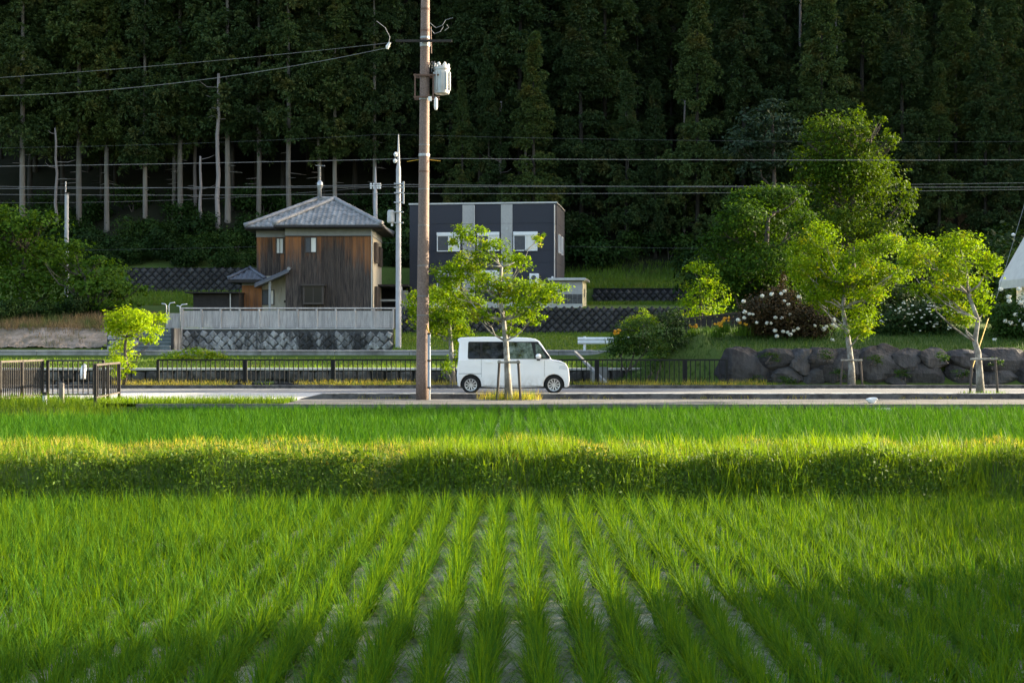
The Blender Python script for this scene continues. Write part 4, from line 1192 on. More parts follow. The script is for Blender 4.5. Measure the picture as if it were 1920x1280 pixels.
for y_ in (350, 372): MB().box(.24, .32, -.22, -.1, gq(0, y_).z - .3, gq(0, y_).z + .25).build('service_box', m_galv, gp)
g2, h2 = grey_pole(704, 400, 313, 95.0, 2.3, 'grey pole with pointed top rising behind the tiled roof', .15, .12)
hh = pZ(348, 95) - 2.3
MB().box(-.38, .38, -.06, .06, hh - .05, hh + .05).build('cross_arm', m_insul, g2)
for dx in (-.3, -.1, .15, .3): MB().tube([(dx, 0, hh - .22), (dx, 0, hh + .16)], .07, 8).build('insulator', m_insul, g2)
g3, h3 = grey_pole(125, 445, 363, 88.0, 3.4, 'short grey pole standing among the bushes on the left', .13, .12, False)
MB().tube([(-.12, 0, h3 - 4), (-.06, 0, h3 + .75)], .04, 6).build('conduit', m_galv, g3)
MB().tube([(0, 0, h3 - .02), (0, 0, h3 + .06)], .16, 10).build('pole_cap', m_dark, g3)

# ------------------------------------------------------------------ wires
def wire(label, pts, r, mat, sag=.0, n=24, name='power_line'):
    P = [Vector(p) for p in pts]; o = []
    for a_, b_ in zip(P[:-1], P[1:]):
        for i in range(n):
            t = i / n; q = a_.lerp(b_, t); q.z -= sag * 4 * t * (1 - t); o.append(q)
    o.append(P[-1])
    w = MB().tube(o, r * .55, 5).build(name, mat); tag(w, label, 'wire'); return w
wire('upper power line running left from the brown pole above the forest', [px(735, 80, PD), px(-700, 175, 40)], .010, m_cablel, .25)
wire('slack power line sagging below the upper wire to the left', [px(726, 90, PD), px(-700, 130, 42)], .014, m_cablel, 1.05)
wire('single grey cable crossing at mid height past the brown pole', [px(-500, 316, 40), px(792, 297, PD), px(2500, 297, 40)], .012, m_cablel, .05)
wire('pair of strands taped with yellow near the brown pole', [px(763, 303, PD), px(792, 298.5, PD), px(826, 302, PD)], .014, m_yel, 0, 4)
wire('thick black telephone cable strung through the slender grey pole', [px(-400, 352, 75), px(747, 346, 74.8), px(2400, 348, 76)], .035, m_cable, .12)
wire('grey power line just under the thick black cable', [px(-400, 342, 75), px(747, 350, 74.8), px(2400, 334, 76)], .018, m_cablel, .15)
wire('lowest grey power line strung through the slender grey pole', [px(-400, 358, 75), px(747, 363, 74.8), px(2400, 346, 76)], .018, m_cablel, .15)
wire('thin dark wire from the forest edge behind the tiled roof', [px(-300, 372, 85), px(704, 350, 95)], .02, m_cable, .6)
wire('faint high wire against the dark forest', [px(-300, 278, 95), px(720, 252, 96), px(2300, 262, 96)], .012, m_cable, .3)
wire('thin wire low behind the charcoal house', [px(-300, 470, 96), px(720, 455, 96), px(2300, 470, 97)], .012, m_cable, .2)
wire('stay wire rising steeply at the white house', [px(1868, 560, 54), px(1925, 370, 56), px(1990, 150, 58)], .018, m_cablel, 0)
o = MB().tube([px(1900, 437, 55), px(1900, 440, 55), px(1900, 443, 55)], [.03, .09, .03], 10).build('wire_marker', m_insul); tag(o, 'small white ball marker clipped to the steep stay wire', 'marker')
wire('yellow sleeved stay wire behind the staked tree by the boulders', [px(1823, 690, 42.5), px(1853, 597, 43.5)], .03, m_yel, 0, 4, 'stay_wire')

# ------------------------------------------------------------------ black picket fence along the canal
m_fence = surf('black_fence_steel', (.009, .010, .009), (.006, .006, .006), 8, .7, bmp=0)
fx0 = pX(296, 48.5); ftop = pZ(675.5, 48.5)
fpost = MB().box(-.045, .045, -.045, .045, 0, ftop + .02).mesh('post', m_fence)
fpick = MB().box(-.014, .014, -.014, .014, .08, ftop - .03).mesh('picket', m_fence)
frail = MB().box(0, 2.94, -.025, .025, -.03, .025).mesh('rail', m_fence)
for i in range(7):
    wlen = 2.94 if i < 6 else 1.4
    fn = thing('fence_panel', 'black steel picket fence panel between the road and the canal wall', 'fence', (fx0 + i * 3.0, 48.5, .02), 0, 'black fence panels along the canal')
    link('post', fpost, fn, (0, 0, 0)); link('post', fpost, fn, (wlen, 0, 0))
    for z_ in (.10, ftop): link('rail', frail, fn, (0, 0, z_), None, (wlen / 2.94, 1, 1))
    for k_ in range(1, int(wlen / .163)): link('picket', fpick, fn, (k_ * .163, 0, 0))
# brown railing round the sluice at the left
m_brown = surf('brown_railing', (.022, .017, .014), (.014, .011, .010), 6, .6, bmp=.1)
m_brownl = surf('worn_brown_rail', (.085, .07, .058), (.05, .042, .036), 6, .6, bmp=.1)
def railing(label, a, b_, zbot, ztop, npick, dense=1):
    a = Vector(a); b_ = Vector(b_); Ln = (b_ - a).length
    root = thing('railing', label, 'railing', tuple(a), math.atan2(b_.y - a.y, b_.x - a.x))
    for x_ in (0, Ln / 2, Ln) if Ln > 2.2 else (0, Ln): MB().box(x_ - .035, x_ + .035, -.035, .035, -.05, ztop + .02).build('post', m_brown, root)
    MB().box(0, Ln, -.03, .03, ztop - .02, ztop + .03).build('top_rail', m_brownl, root)
    MB().box(0, Ln, -.02, .02, zbot, zbot + .04).build('bottom_rail', m_brownl, root)
    me = MB().box(-.013, .013, -.013, .013, zbot + .04, ztop - .02).mesh('picket', m_brown)
    for k_ in range(1, npick): link('picket', me, root, (Ln * k_ / npick, 0, 0))
railing('brown picket railing running back from the road beside the white post', (-12.75, 35.4, 0), (-12.68, 38.4, 0), .12, 1.06, 24)
railing('brown picket railing that faces the paddy left of the grey timber post', (-14.4, 35.35, 0), (-12.80, 35.35, 0), .08, 1.04, 12)
railing('brown picket railing facing the paddy behind the grey timber post', (-12.55, 38.45, 0), (-11.05, 38.45, 0), .12, 1.05, 11)
railing('short brown railing with sunlit pickets angled beside the bright yellow tree', (-10.40, 35.5, 0), (-10.80, 39.1, 0), .15, .98, 11)
wp = thing('marker_post', 'short white plastic post with black cap in the corner grass', 'post', (pX(84, 34.4), 34.4, -.15))
MB().tube([(0, 0, 0), (0, 0, .42)], .055, 12).build('tube', m_insul, wp); MB().tube([(0, 0, .421), (0, 0, .50)], .06, 12).build('cap', m_blk, wp)
o = MB().box(-.05, .05, -.05, .05, -.1, pZ(718, 35.0), .01).build('timber_post', surf('grey_timber', (.20, .17, .15), (.12, .10, .09), 5, .9, stretch=(4, 4, .6))); o.location = (pX(115.5, 35.0), 35.0, 0); tag(o, 'grey weathered timber post in front of the brown railing', 'post')
o = MB().tube([(0, 0, 0), (.01, 0, .25), (.05, 0, .42), (.10, 0, .48)], [.09, .10, .09, .05], 10).build('white_bag', m_insul, smooth=True); o.location = (pX(145, 47), 47.6, pZ(711, 47)); tag(o, 'white bag hanging behind the brown railing', 'bag')
o = boulder('stone', 0, 0, .28, .17, 77, None, .1); o.data.materials[0] = m_insul; o.location = (pX(1635, 36.2), 36.2, .07); tag(o, 'white stone lying on the pavement edge', 'stone')
o = MB().box(-.20, .20, -.1, .1, -.2, .03, .02).build('concrete_block', m_concL); o.location = (pX(1657, 35.4), 35.45, -.12); tag(o, 'pale concrete block in the ditch below the white stone', 'block')
o = MB().tube([(0, 0, -.2), (0, 0, .06)], .08, 12).build('blue_pipe', surf('blue_plastic', (.10, .16, .30), (.08, .13, .25), 5, .4, bmp=0)); o.location = (pX(1796, 35.4), 35.4, -.13); tag(o, 'blue plastic pipe standing in the ditch', 'pipe')
# dark wooden rail fence beyond the lilies
wf_ = thing('garden_fence', 'dark wooden board fence behind the orange lilies', 'fence', (pX(1283, 56), 56.0, 1.9))
a_ = Vector((0, 0, pZ(600, 56) - 1.9)); b_ = Vector((2.75, .6, pZ(585, 56) - 1.9))
for i in range(12):
    t = i / 12; p = a_.lerp(b_, t); MB().box(0, .205, 0, .03, -.3, p.z).build('board', m_dark, wf_, (p.x, p.y, 0))
MB().obox(a_ + Vector((0, -.02, .04)), b_ + Vector((0, -.02, .04)), .08, .08).build('top_rail', m_dark, wf_)
# ------------------------------------------------------------------ trees and shrubs
m_bark = surf('grey_bark', (.21, .195, .17), (.11, .10, .085), 9, .9, (.42, .42, .38), 5, .6, .6, 30, .01, stretch=(1, 1, .6))
m_barkd = surf('dark_bark', (.10, .085, .07), (.055, .045, .04), 8, .9, None, bmp=.6, bscale=20, bdist=.02, stretch=(1, 1, .3))
m_barkc = surf('cedar_bark', (.27, .235, .20), (.15, .125, .105), 4, .9, (.30, .30, .23), 1.0, .5, .6, 12, .03, stretch=(2.5, 2.5, .2), objrand=.5)
m_dead = surf('dead_wood', (.34, .30, .28), (.22, .19, .175), 4, .9, None, bmp=.4, bscale=14, bdist=.02, stretch=(3, 3, .25), objrand=.4)
m_maple = leafmat('street_tree_leaf', (.085, .180, .005), (.165, .270, .006), .45, (1.35, 1.2, .30), .6, .06, .10, (.36, .34, .03), .9, .74)
m_lime = leafmat('yellow_green_leaf', (.20, .33, .008), (.30, .41, .010), .5, (1.25, 1.15, .2), .6, .06, 0, None, .9)
m_dkgreen = leafmat('dark_leaf', (.020, .055, .010), (.045, .095, .015), .30, (1.6, 1.4, .3), .6, .08, .1, None, .5)
m_zelk = leafmat('zelkova_leaf', (.028, .068, .008), (.066, .120, .010), .34, (1.8, 1.5, .2), .6, .05, .1, None, .4)
m_midgr = leafmat('mid_leaf', (.045, .112, .013), (.085, .160, .016), .42, (1.5, 1.35, .3), .6, .08, .1, None, .5)
m_dkmid = leafmat('deep_leaf', (.022, .062, .009), (.048, .105, .012), .38, (1.6, 1.35, .25), .6, .06, .1, None, .5)
m_rhodo = leafmat('rhododendron_leaf', (.022, .024, .010), (.075, .046, .020), .15, (1.3, 1.1, .5), .6, .10, 0, None, .9)
m_greyg = leafmat('grey_green_leaf', (.030, .055, .030), (.045, .075, .038), .3, (1.2, 1.2, .6), .6, .2, .1, None, .5)
m_ever = leafmat('evergreen_leaf', (.014, .038, .009), (.034, .070, .014), .22, (1.4, 1.3, .4), .6, .10, .35, None, .4)
m_petal = surf('white_petal', (.80, .79, .70), (.72, .70, .58), 9, .7, bmp=.3, bscale=40, bdist=.01)
m_orange = surf('orange_petal', (.80, .30, .02), (.70, .42, .02), 6, .6, bmp=0)

def ell_leaves(c, r, n, size, up=.25, tufts=None, spread=.26):
    """leaves gathered in small tufts over and inside an ellipsoid"""
    nt_ = tufts or max(8, int(n / 26))
    d = rng.normal(size=(nt_, 3)); d[:, 2] += up; d /= np.linalg.norm(d, axis=1)[:, None]
    q = rng.uniform(.25, 1, nt_) ** .45
    tc = np.array(c) + d * q[:, None] * np.array(r)
    k = rng.integers(0, nt_, n)
    g = rng.normal(size=(n, 3)) * np.array(r) * spread
    g[:, 2] *= .7
    C_ = tc[k] + g
    nn = d[k] * .7 + np.array([0, 0, .55]); 
    return leaf_quads(C_, size * rng.uniform(.65, 1.25, n), nn, .75, .62, .12)
def px_clumps(cl, D, dep, seed, grow=1.0):
    r = random.Random(seed); o = []
    for q in cl:
        x_, y_, rx, ry = q[:4]
        d_ = D + (q[4] if len(q) > 4 else r.uniform(-dep, dep))
        p = px(x_, y_, D); k_ = D / F
        p = Vector((p.x, d_, p.z)); rx *= grow; ry *= grow
        o.append((p, (rx * k_, (rx * .6 + ry * .4) * k_, ry * k_)))
    return o
def limb(mb, a, b_, r0, r1, wob, rr, n=5):
    a = Vector(a); b_ = Vector(b_); pts = []
    L_ = (b_ - a).length
    for i in range(n + 1):
        t = i / n; p = a.lerp(b_, t)
        p.z -= math.sin(math.pi * t) * L_ * .08
        if 0 < i < n: p += Vector((rr.uniform(-wob, wob), rr.uniform(-wob, wob), rr.uniform(-wob, wob)))
        pts.append(p)
    mb.tube(pts, [r0 + (r1 - r0) * i / n for i in range(n + 1)], 6)
def px_tree(name, label, cat, D, trunk, cl, leaf, bark, size, dens, r0, dep=.8, seed=1, fork=.5, zbase=None, up=.25, group=None, twigs=2, spread=.26, grow=1.15, extra=0):
    rr = random.Random(seed)
    b0 = px(trunk[0][0], trunk[0][1], D)
    if zbase is None: zbase = b0.z
    root = thing(name, label, cat, (b0.x, D, zbase), 0, group)
    off = Vector((b0.x, D, zbase))
    tp = [px(x_, y_, D) - off for x_, y_ in trunk]; tp[0].z = -.05
    for _ in range(extra):
        q_ = rr.choice(cl); a_ = rr.uniform(0, 6.28)
        cl = cl + [(q_[0] + q_[2] * 1.0 * math.cos(a_), q_[1] - q_[3] * 1.05 * abs(math.sin(a_)), q_[2] * .32, q_[3] * .30)]
    cls = px_clumps(cl, D, dep, seed, grow)
    mb = MB()
    n = len(tp)
    mb.tube(tp, [r0 * (1.25 if i == 0 else 1) * (1 - .55 * i / (n - 1)) for i in range(n)], 9)
    tr_ = mb.build('trunk', bark, root, smooth=True)
    mb = MB()
    for (p, r_) in cls:
        q = p - off
        # leave the trunk at the height below the clump
        best = min(range(n), key=lambda i: abs(tp[i].z - (q.z - (q - Vector((tp[i].x, tp[i].y, q.z))).length * .7)))
        s_ = tp[best]
        limb(mb, s_, q, r0 * .30, r0 * .07, .06 * (q - s_).length, rr)
        for _ in range(twigs):
            e = q + Vector((rr.uniform(-1, 1) * r_[0], rr.uniform(-1, 1) * r_[1], rr.uniform(-.6, .9) * r_[2]))
            limb(mb, s_.lerp(q, .6), e, r0 * .09, r0 * .03, .05, rr, 3)
    mb.build('branches', bark, root, smooth=True)
    ps = []
    for (p, r_) in cls:
        a_ = (r_[0] * r_[2] + r_[0] * r_[1]) * 2
        ps.append(ell_leaves(p - off, r_, max(60, int(a_ * 6.5 * dens / size ** 2)), size, up, spread=spread))
    V_, Q_ = cat_vq(ps)
    link('crown', big_mesh('crown', V_, Q_, leaf), root)
    return root

def stakes(x_, ybase, ytop, D, zb_, wpx, label):
    s = thing('tree_stake', label, 'tree stake', (pX(x_, D), D - .12, zb_))
    zt = pZ(ytop, D) - zb_; w = wpx * D / F / 2
    for k_ in (-1, 1): MB().tube([(k_ * w * 1.15, 0, 0), (k_ * w * .92, 0, zt + .05)], .035, 8).build('stake', m_barkd, s)
    MB().tube([(-w * 1.12, -.03, zt), (w * 1.12, -.03, zt)], .032, 8).build('cross_bar', m_bark, s)

A = [(868,440,20,17),(893,437,18,15),(852,458,12,12),(1012,447,13,10),(925,468,28,20),(950,488,24,18),(972,497,18,14),(898,488,18,14),(860,490,24,17),(838,512,26,18),(872,515,30,20),(905,530,24,18),(843,540,24,16),(948,532,26,12),
     (962,552,34,20),(1000,545,30,19),(1026,553,22,18),(1047,546,18,14),(985,578,28,17),(958,598,24,12),(866,562,26,14),(905,592,22,11),(890,575,18,10),(1000,596,16,12),(957,622,14,9),(985,485,7,5),(935,565,8,6)]
px_tree('street_tree', 'staked roadside tree with bright green clumps in front of the white van', 'tree', 38.25, [(954,750),(951,690),(948,640),(944,600),(936,555),(940,500)], A, m_maple, m_bark, .078, 1.1, .095, .75, 5, zbase=0)
stakes(954, 740, 678.5, 38.15, 0, 38, 'two wooden stakes and cross bar around the tree by the van')
B = [(786,568,22,20),(815,558,26,20),(846,562,26,18),(798,598,26,20),(840,598,34,20),(866,628,20,18),(872,652,14,18),(775,592,10,9),(822,615,24,14),(885,575,20,18),(860,668,10,10),(852,588,22,18),(840,690,10,18),(765,560,6,8)]
px_tree('street_tree', 'smaller rounded yellow green tree on the far kerb behind the brown pole', 'tree', 48.2, [(849,716),(847,680),(845,640),(842,605),(838,570)], B, m_maple, m_bark, .088, 1.15, .10, .7, 8, zbase=.02)
T = [(214,606,18,20),(240,596,24,17),(270,594,22,15),(295,608,17,18),(288,634,14,10),(240,622,24,12),(224,658,20,18),(229,690,14,20),(246,692,9,10),(205,615,8,8),(262,610,24,12)]
px_tree('street_tree', 'vivid yellow green leaning tree by the brown railing', 'tree', 47.9, [(232,718),(238,690),(234,660),(236,632),(262,618)], T, m_lime, m_barkd, .09, 1.2, .07, .5, 9, zbase=.02)
Cc = [(1540,440,26,20),(1508,472,28,24),(1548,482,34,24),(1498,505,24,22),(1585,505,34,26),(1622,475,28,20),(1655,464,24,19),(1684,450,14,13),(1640,512,34,22),(1672,520,26,20),(1602,540,34,22),(1552,535,34,22),(1520,552,24,16),(1612,592,26,22),(1604,618,22,14),(1560,572,24,16),(1692,490,16,18),(1535,510,24,20),(1625,555,24,14)]
px_tree('street_tree', 'broad green staked tree in front of the boulder wall', 'tree', 48.2, [(1597,724),(1597,690),(1593,655),(1588,620),(1580,580),(1585,530)], Cc, m_maple, m_bark, .09, 1.2, .12, .9, 12, zbase=.02)
stakes(1595, 724, 675, 48.2, .02, 36, 'two wooden stakes and cross bar at the boulder wall tree')
Dd = [(1738,472,32,26),(1780,460,34,20),(1820,475,28,22),(1846,500,20,22),(1720,502,24,20),(1762,510,34,22),(1806,530,34,26),(1842,550,22,22),(1790,568,28,20),(1822,592,22,16),(1718,540,18,12),(1750,552,18,12),(1852,580,12,12),(1712,478,16,18),(1795,600,18,10)]
px_tree('street_tree', 'sunlit green staked tree beside the yellow stay wire', 'tree', 39.6, [(1839,738),(1837,700),(1834,660),(1828,640),(1834,600),(1815,550)], Dd, m_maple, m_bark, .08, 1.2, .11, .8, 15, zbase=.02)
stakes(1842, 735, 673, 39.5, .0, 46, 'two wooden stakes and cross bar beside the yellow stay wire')
Ee = [(1545,250,46,30),(1600,240,40,28),(1612,212,16,18),(1520,300,38,36),(1585,300,60,44),(1640,300,40,36),(1680,335,30,32),(1525,365,40,40),(1600,380,65,48),(1690,385,22,32),(1560,425,50,32),(1640,435,55,28),(1500,285,12,14),(1655,262,16,16),(1590,440,60,34),(1600,340,60,40),(1560,330,50,40)]
px_tree('broadleaf_tree', 'tall rounded broadleaf tree with sunlit yellow rim behind the garden', 'tree', 72.0, [(1598,560),(1597,470),(1596,400),(1597,320)], Ee, m_zelk, m_barkd, .16, 1.05, .22, 1.6, 21, zbase=2.6, spread=.27, grow=.93, extra=44)
Ff = [(1428,372,44,24),(1478,374,34,28),(1388,412,42,32),(1450,430,52,38),(1500,435,28,36),(1368,470,46,36),(1430,500,58,42),(1490,505,38,38),(1350,530,30,28),(1412,560,50,28),(1468,560,40,26),(1395,540,40,30)]
px_tree('broadleaf_tree', 'dense dark green tree leaning over the flowering garden bushes', 'tree', 66.0, [(1430,600),(1432,540),(1436,470),(1440,410)], Ff, m_dkmid, m_barkd, .15, 1.7, .2, 1.5, 24, zbase=2.3, spread=.27, grow=1.06, extra=26)
Gg = [(1302,508,20,18),(1320,545,24,26),(1292,560,20,24),(1345,560,22,26),(1310,580,34,16),(1332,515,14,16)]
px_tree('shrub', 'light green upright shrub above the dark wooden fence', 'shrub', 62.0, [(1315,600),(1314,570),(1312,530)], Gg, m_maple, m_barkd, .13, .6, .08, .6, 26, zbase=2.15)
Kk = [(1440,205,28,12),(1425,228,44,16),(1395,252,36,14),(1450,262,44,16),(1400,282,34,14),(1462,300,38,18),(1420,318,36,16),(1480,240,22,12)]
px_tree('misty_tree', 'pale grey green layered tree against the dark forest', 'tree', 103.0, [(1450,430),(1452,360),(1450,280),(1448,220)], Kk, m_greyg, m_barkd, .30, .9, .2, 1.2, 28, zbase=7.0, up=.6)
Hh = [(30,425,44,32),(85,432,40,28),(15,485,50,42),(85,490,46,40),(40,540,60,36),(100,545,40,30),(0,430,30,30),(-40,480,50,60)]
px_tree('broadleaf_tree', 'big green roadside bush tree left of the grey pole', 'tree', 84.0, [(40,600),(42,540),(46,470)], Hh, m_midgr, m_barkd, .24, .9, .22, 1.4, 31, zbase=3.0, spread=.27, grow=1.08, extra=26)
Ii = [(142,478,32,26),(190,510,40,24),(130,530,44,36),(190,550,50,32),(238,548,28,22),(120,575,40,16),(170,585,46,14),(225,580,32,14)]
px_tree('broadleaf_tree', 'lower spreading green tree right of the grey pole', 'tree', 82.0, [(165,610),(165,570),(160,520)], Ii, m_midgr, m_barkd, .22, .9, .2, 1.3, 33, zbase=3.0, spread=.27, grow=1.08, extra=26)

def shrub(label, D, cl, leaf, size, dens, zb_, seed=1, name='shrub', dep=.3, up=.25, group=None, spread=.26):
    cls = px_clumps(cl, D, dep, seed)
    b0 = Vector((cls[0][0].x, D, zb_))
    root = thing(name, label, 'shrub', tuple(b0), 0, group)
    ps = []
    mb = MB(); rr = random.Random(seed)
    for (p, r_) in cls:
        a_ = (r_[0] * r_[2] + r_[0] * r_[1]) * 2
        ps.append(ell_leaves(p - b0, r_, max(60, int(a_ * 6.5 * dens / size ** 2)), size, up, spread=spread))
        limb(mb, (rr.uniform(-.2, .2), rr.uniform(-.1, .1), -.1), p - b0, .035, .012, .05, rr)
    mb.build('stems', m_barkd, root)
    V_, Q_ = cat_vq(ps)
    link('foliage', big_mesh('foliage', V_, Q_, leaf), root)
    return root
def blooms(root, pts, D, r_, mat, name='flower', flat=.75):
    mes = []
    for s in range(3):
        rs = np.random.default_rng(500 + s)
        V_, Q_ = [], []
        C_ = rs.normal(size=(46, 3)); C_ /= np.linalg.norm(C_, axis=1)[:, None]; C_[:, 2] *= flat
        V_, Q_ = leaf_quads(C_ * r_ * .8, np.full(46, r_ * .8), C_, .35, .8, .1)
        mes.append(big_mesh(name, V_, Q_, mat))
    o = Vector(root.location)
    for i, (x_, y_, d_) in enumerate(pts):
        p = px(x_, y_, D); p.y += d_
        link(name, mes[i % 3], root, tuple(p - o), (random.uniform(-.3, .3), random.uniform(-.3, .3), i), [random.uniform(.8, 1.2)] * 3)
J1 = [(1470,592,46,34),(1420,585,32,28),(1520,600,36,28),(1440,615,46,24),(1500,618,50,22),(1460,560,34,20),(1410,612,26,20),(1467,530,8,18)]
r1 = shrub('dark bronze rhododendron bush dotted with white flower heads', 53.0, J1, m_rhodo, .10, 1.6, 1.7, 41)
fl = [(650,515),(855,455),(960,435),(1065,430),(1105,402),(1262,465),(1103,510),(1145,548),(660,632),(712,655),(752,658),(657,697),(590,722),(793,750),(1003,695),(1072,698),(1160,660),(912,755),(952,758),(997,838),(1088,850),(1140,858),(1168,880),(1205,840),(1252,815),(1018,900),(1437,785),(1538,823),(1568,795),(1648,720),(1640,772),(1675,793),(1635,945)]
blooms(r1, [(1280 + a / 6, 480 + b_ / 6, -.75) for a, b_ in fl], 53.0, .085, m_petal)
J2 = [(1670,605,32,28),(1715,590,38,26),(1760,595,34,28),(1690,620,40,18),(1745,620,46,18),(1640,625,24,16)]
r2 = shrub('wide green bush with flat white flower tiers between two staked trees', 54.0, J2, m_ever, .11, 1.6, 1.8, 43)
rr = random.Random(3)
blooms(r2, [(rr.uniform(1640, 1788), 560 + rr.triangular(0, 62, 20), -.75) for _ in range(70)], 54.0, .05, m_petal, 'flower', .22)
J3 = [(1875,600,26,28),(1905,590,28,30),(1935,600,30,34),(1890,622,34,18),(1960,610,40,40)]
r3 = shrub('leafy hydrangea bush with white heads in front of the white house', 53.0, J3, m_dkgreen, .11, 1.6, 1.7, 45)
blooms(r3, [(1855,637,-.6),(1900,543,-.6),(1881,557,-.6),(1882,565,-.6),(1904,568,-.6),(1913,575,-.6),(1866,543,-.6),(1874,602,-.6),(1909,609,-.6),(1912,617,-.6),(1884,605,-.6),(1893,590,-.6)], 53.0, .10, m_petal)
J4 = [(1168,640,28,26),(1200,622,36,28),(1215,650,44,18),(1160,662,24,14)]
shrub('dark leafy shrub with orange tips beside the white guard rail', 50.4, J4, m_dkgreen, .085, .95, .6, 47)
J5 = [(1250,612,34,26),(1275,640,26,22),(1235,645,30,22),(1262,598,24,16)]
shrub('glossy dark green shrub at the foot of the wooden fence', 52.0, J5, m_ever, .085, .95, 1.0, 49)
J6 = [(1205,592,14,14),(1190,604,20,14),(1180,615,18,12),(1222,600,14,10)]
shrub('yellow green spiky shrub rising behind the dark shrub', 51.5, J6, m_maple, .07, .7, 1.2, 51)
J7 = [(330,672,30,12),(365,668,34,14),(400,672,28,12)]
shrub('low pale green mound of creeper on the grass above the canal', 60.0, J7, m_maple, .10, .8, .7, 53, up=.8)
J8 = [(1225,675,14,20),(1245,668,14,14)]
shrub('small dark shrub on the grassy flank of the knoll', 50.0, J8, m_dkgreen, .07, .8, .3, 55)
for i, (x_, y_, lb) in enumerate(((1300, 609, 'clump of orange lilies at the left end of the wooden fence'), (1345, 608, 'clump of yellow orange lilies midway along the wooden fence'), (1359, 599, 'clump of orange lilies at the top end of the wooden fence'), (1158, 621, 'orange flowers on top of the shrub by the guard rail'), (1392, 605, 'pale lily clump beside the bronze bush'))):
    D = 50.2 if i == 3 else 52.6; p = px(x_, y_ + 12, D)
    lr = thing('lily_clump', lb, 'flowers', (p.x, D, p.z - .25))
    P_ = np.zeros((90, 3)); P_[:, 0] = rng.normal(0, .14, 90); P_[:, 1] = rng.normal(0, .14, 90)
    V_, Q_ = blades(P_, rng.uniform(0, 6.28, 90), np.abs(rng.normal(.2, .2, 90)), rng.uniform(.35, .6, 90), np.full(90, .025), np.abs(rng.normal(.7, .4, 90)), 4)
    link('leaves', big_mesh('leaves', V_, Q_, m_midgr), lr)
    blooms(lr, [(x_ + random.uniform(-8, 8), y_ + random.uniform(-3, 5), -.15) for _ in range(8)], D, .055, m_orange)

for i, (x_, y_) in enumerate(((1445, 668), (1475, 712), (1545, 665), (1640, 672), (1690, 700), (1765, 668), (1800, 698), (1865, 678), (1572, 700), (1420, 712))):
    shrub('small dark fern tuft growing in the joints of the boulder wall', 49.05, [(x_, y_, 15, 8), (x_ + 9, y_ + 5, 9, 6)], m_dkgreen, .06, .5, pZ(y_ + 8, 49.05), 200 + i, 'fern_tuft', .08, .6, 'fern tufts in the boulder wall')
# ------------------------------------------------------------------ cedar forest on the hill
m_cedar = leafmat('cedar_needles', (.026, .056, .022), (.068, .108, .034), .15, (1.2, 1.2, .5), .7, .12, .35, (.10, .10, .03), .22, .70)
m_barks = surf('shade_dark_bark', (.060, .052, .042), (.030, .027, .020), 4, .95, None, bmp=.6, bscale=12, bdist=.03, stretch=(2.5, 2.5, .2), objrand=.5)  # dark tone paints the forest's deep shade onto the trunks behind the edge
def cedar_crown(seed, h, zb_, Rm, nclump, slender=.75):
    """boughs round the trunk, each carrying puffs of needle sprays"""
    r = np.random.default_rng(seed)
    nb_ = nclump // 5
    t = np.sort(r.uniform(0, 1, nb_) ** .9)
    zb2 = zb_ + t * (h - zb_)
    az = np.arange(nb_) * 2.399 + r.normal(0, .35, nb_)
    prof_ = np.minimum(1, .55 + t * 3.0) * (1 - t) ** slender + .06
    ln = Rm * prof_ * r.uniform(.6, 1.2, nb_)
    C_ = []; A_ = []; S_ = []
    for i in range(nb_):
        m = max(3, int(2 + ln[i] * 2.3))
        for j in range(m):
            f = .25 + .75 * (j + r.uniform(0, 1)) / m
            aa = az[i] + r.normal(0, .28)
            C_.append((f * ln[i] * math.cos(aa), f * ln[i] * math.sin(aa), zb2[i] + .25 * ln[i] * (f - f * f * 1.3) + r.normal(0, .28)))
            A_.append(aa); S_.append((.30 + .34 * r.random() + .10 * prof_[i]) * (1.15 - .35 * f))
    C_ = np.array(C_); A_ = np.array(A_); S_ = np.array(S_)
    per = 78; nc = len(C_)
    k = np.repeat(np.arange(nc), per); n = len(k)
    d = r.normal(size=(n, 3))
    out = np.stack([np.cos(A_), np.sin(A_), np.full(nc, .8)], 1)[k]
    d = d * .75 + out * .5
    d /= np.linalg.norm(d, axis=1)[:, None]
    S = S_[k] * r.uniform(.7, 1.12, n)
    c_ = C_[k]
    side = np.cross(d, r.normal(size=(n, 3))); side /= np.linalg.norm(side, axis=1)[:, None]
    w = S * .11
    p0 = c_ + d * (S * .45)[:, None]; p1 = c_ + d * (S * .80)[:, None]; p2 = c_ + d * S[:, None]; p2[:, 2] -= S * .10
    V_ = np.stack([p0, p1 - side * w[:, None], p2, p1 + side * w[:, None]], 1).reshape(-1, 3)
    return V_, np.arange(n * 4).reshape(n, 4)
cd = []
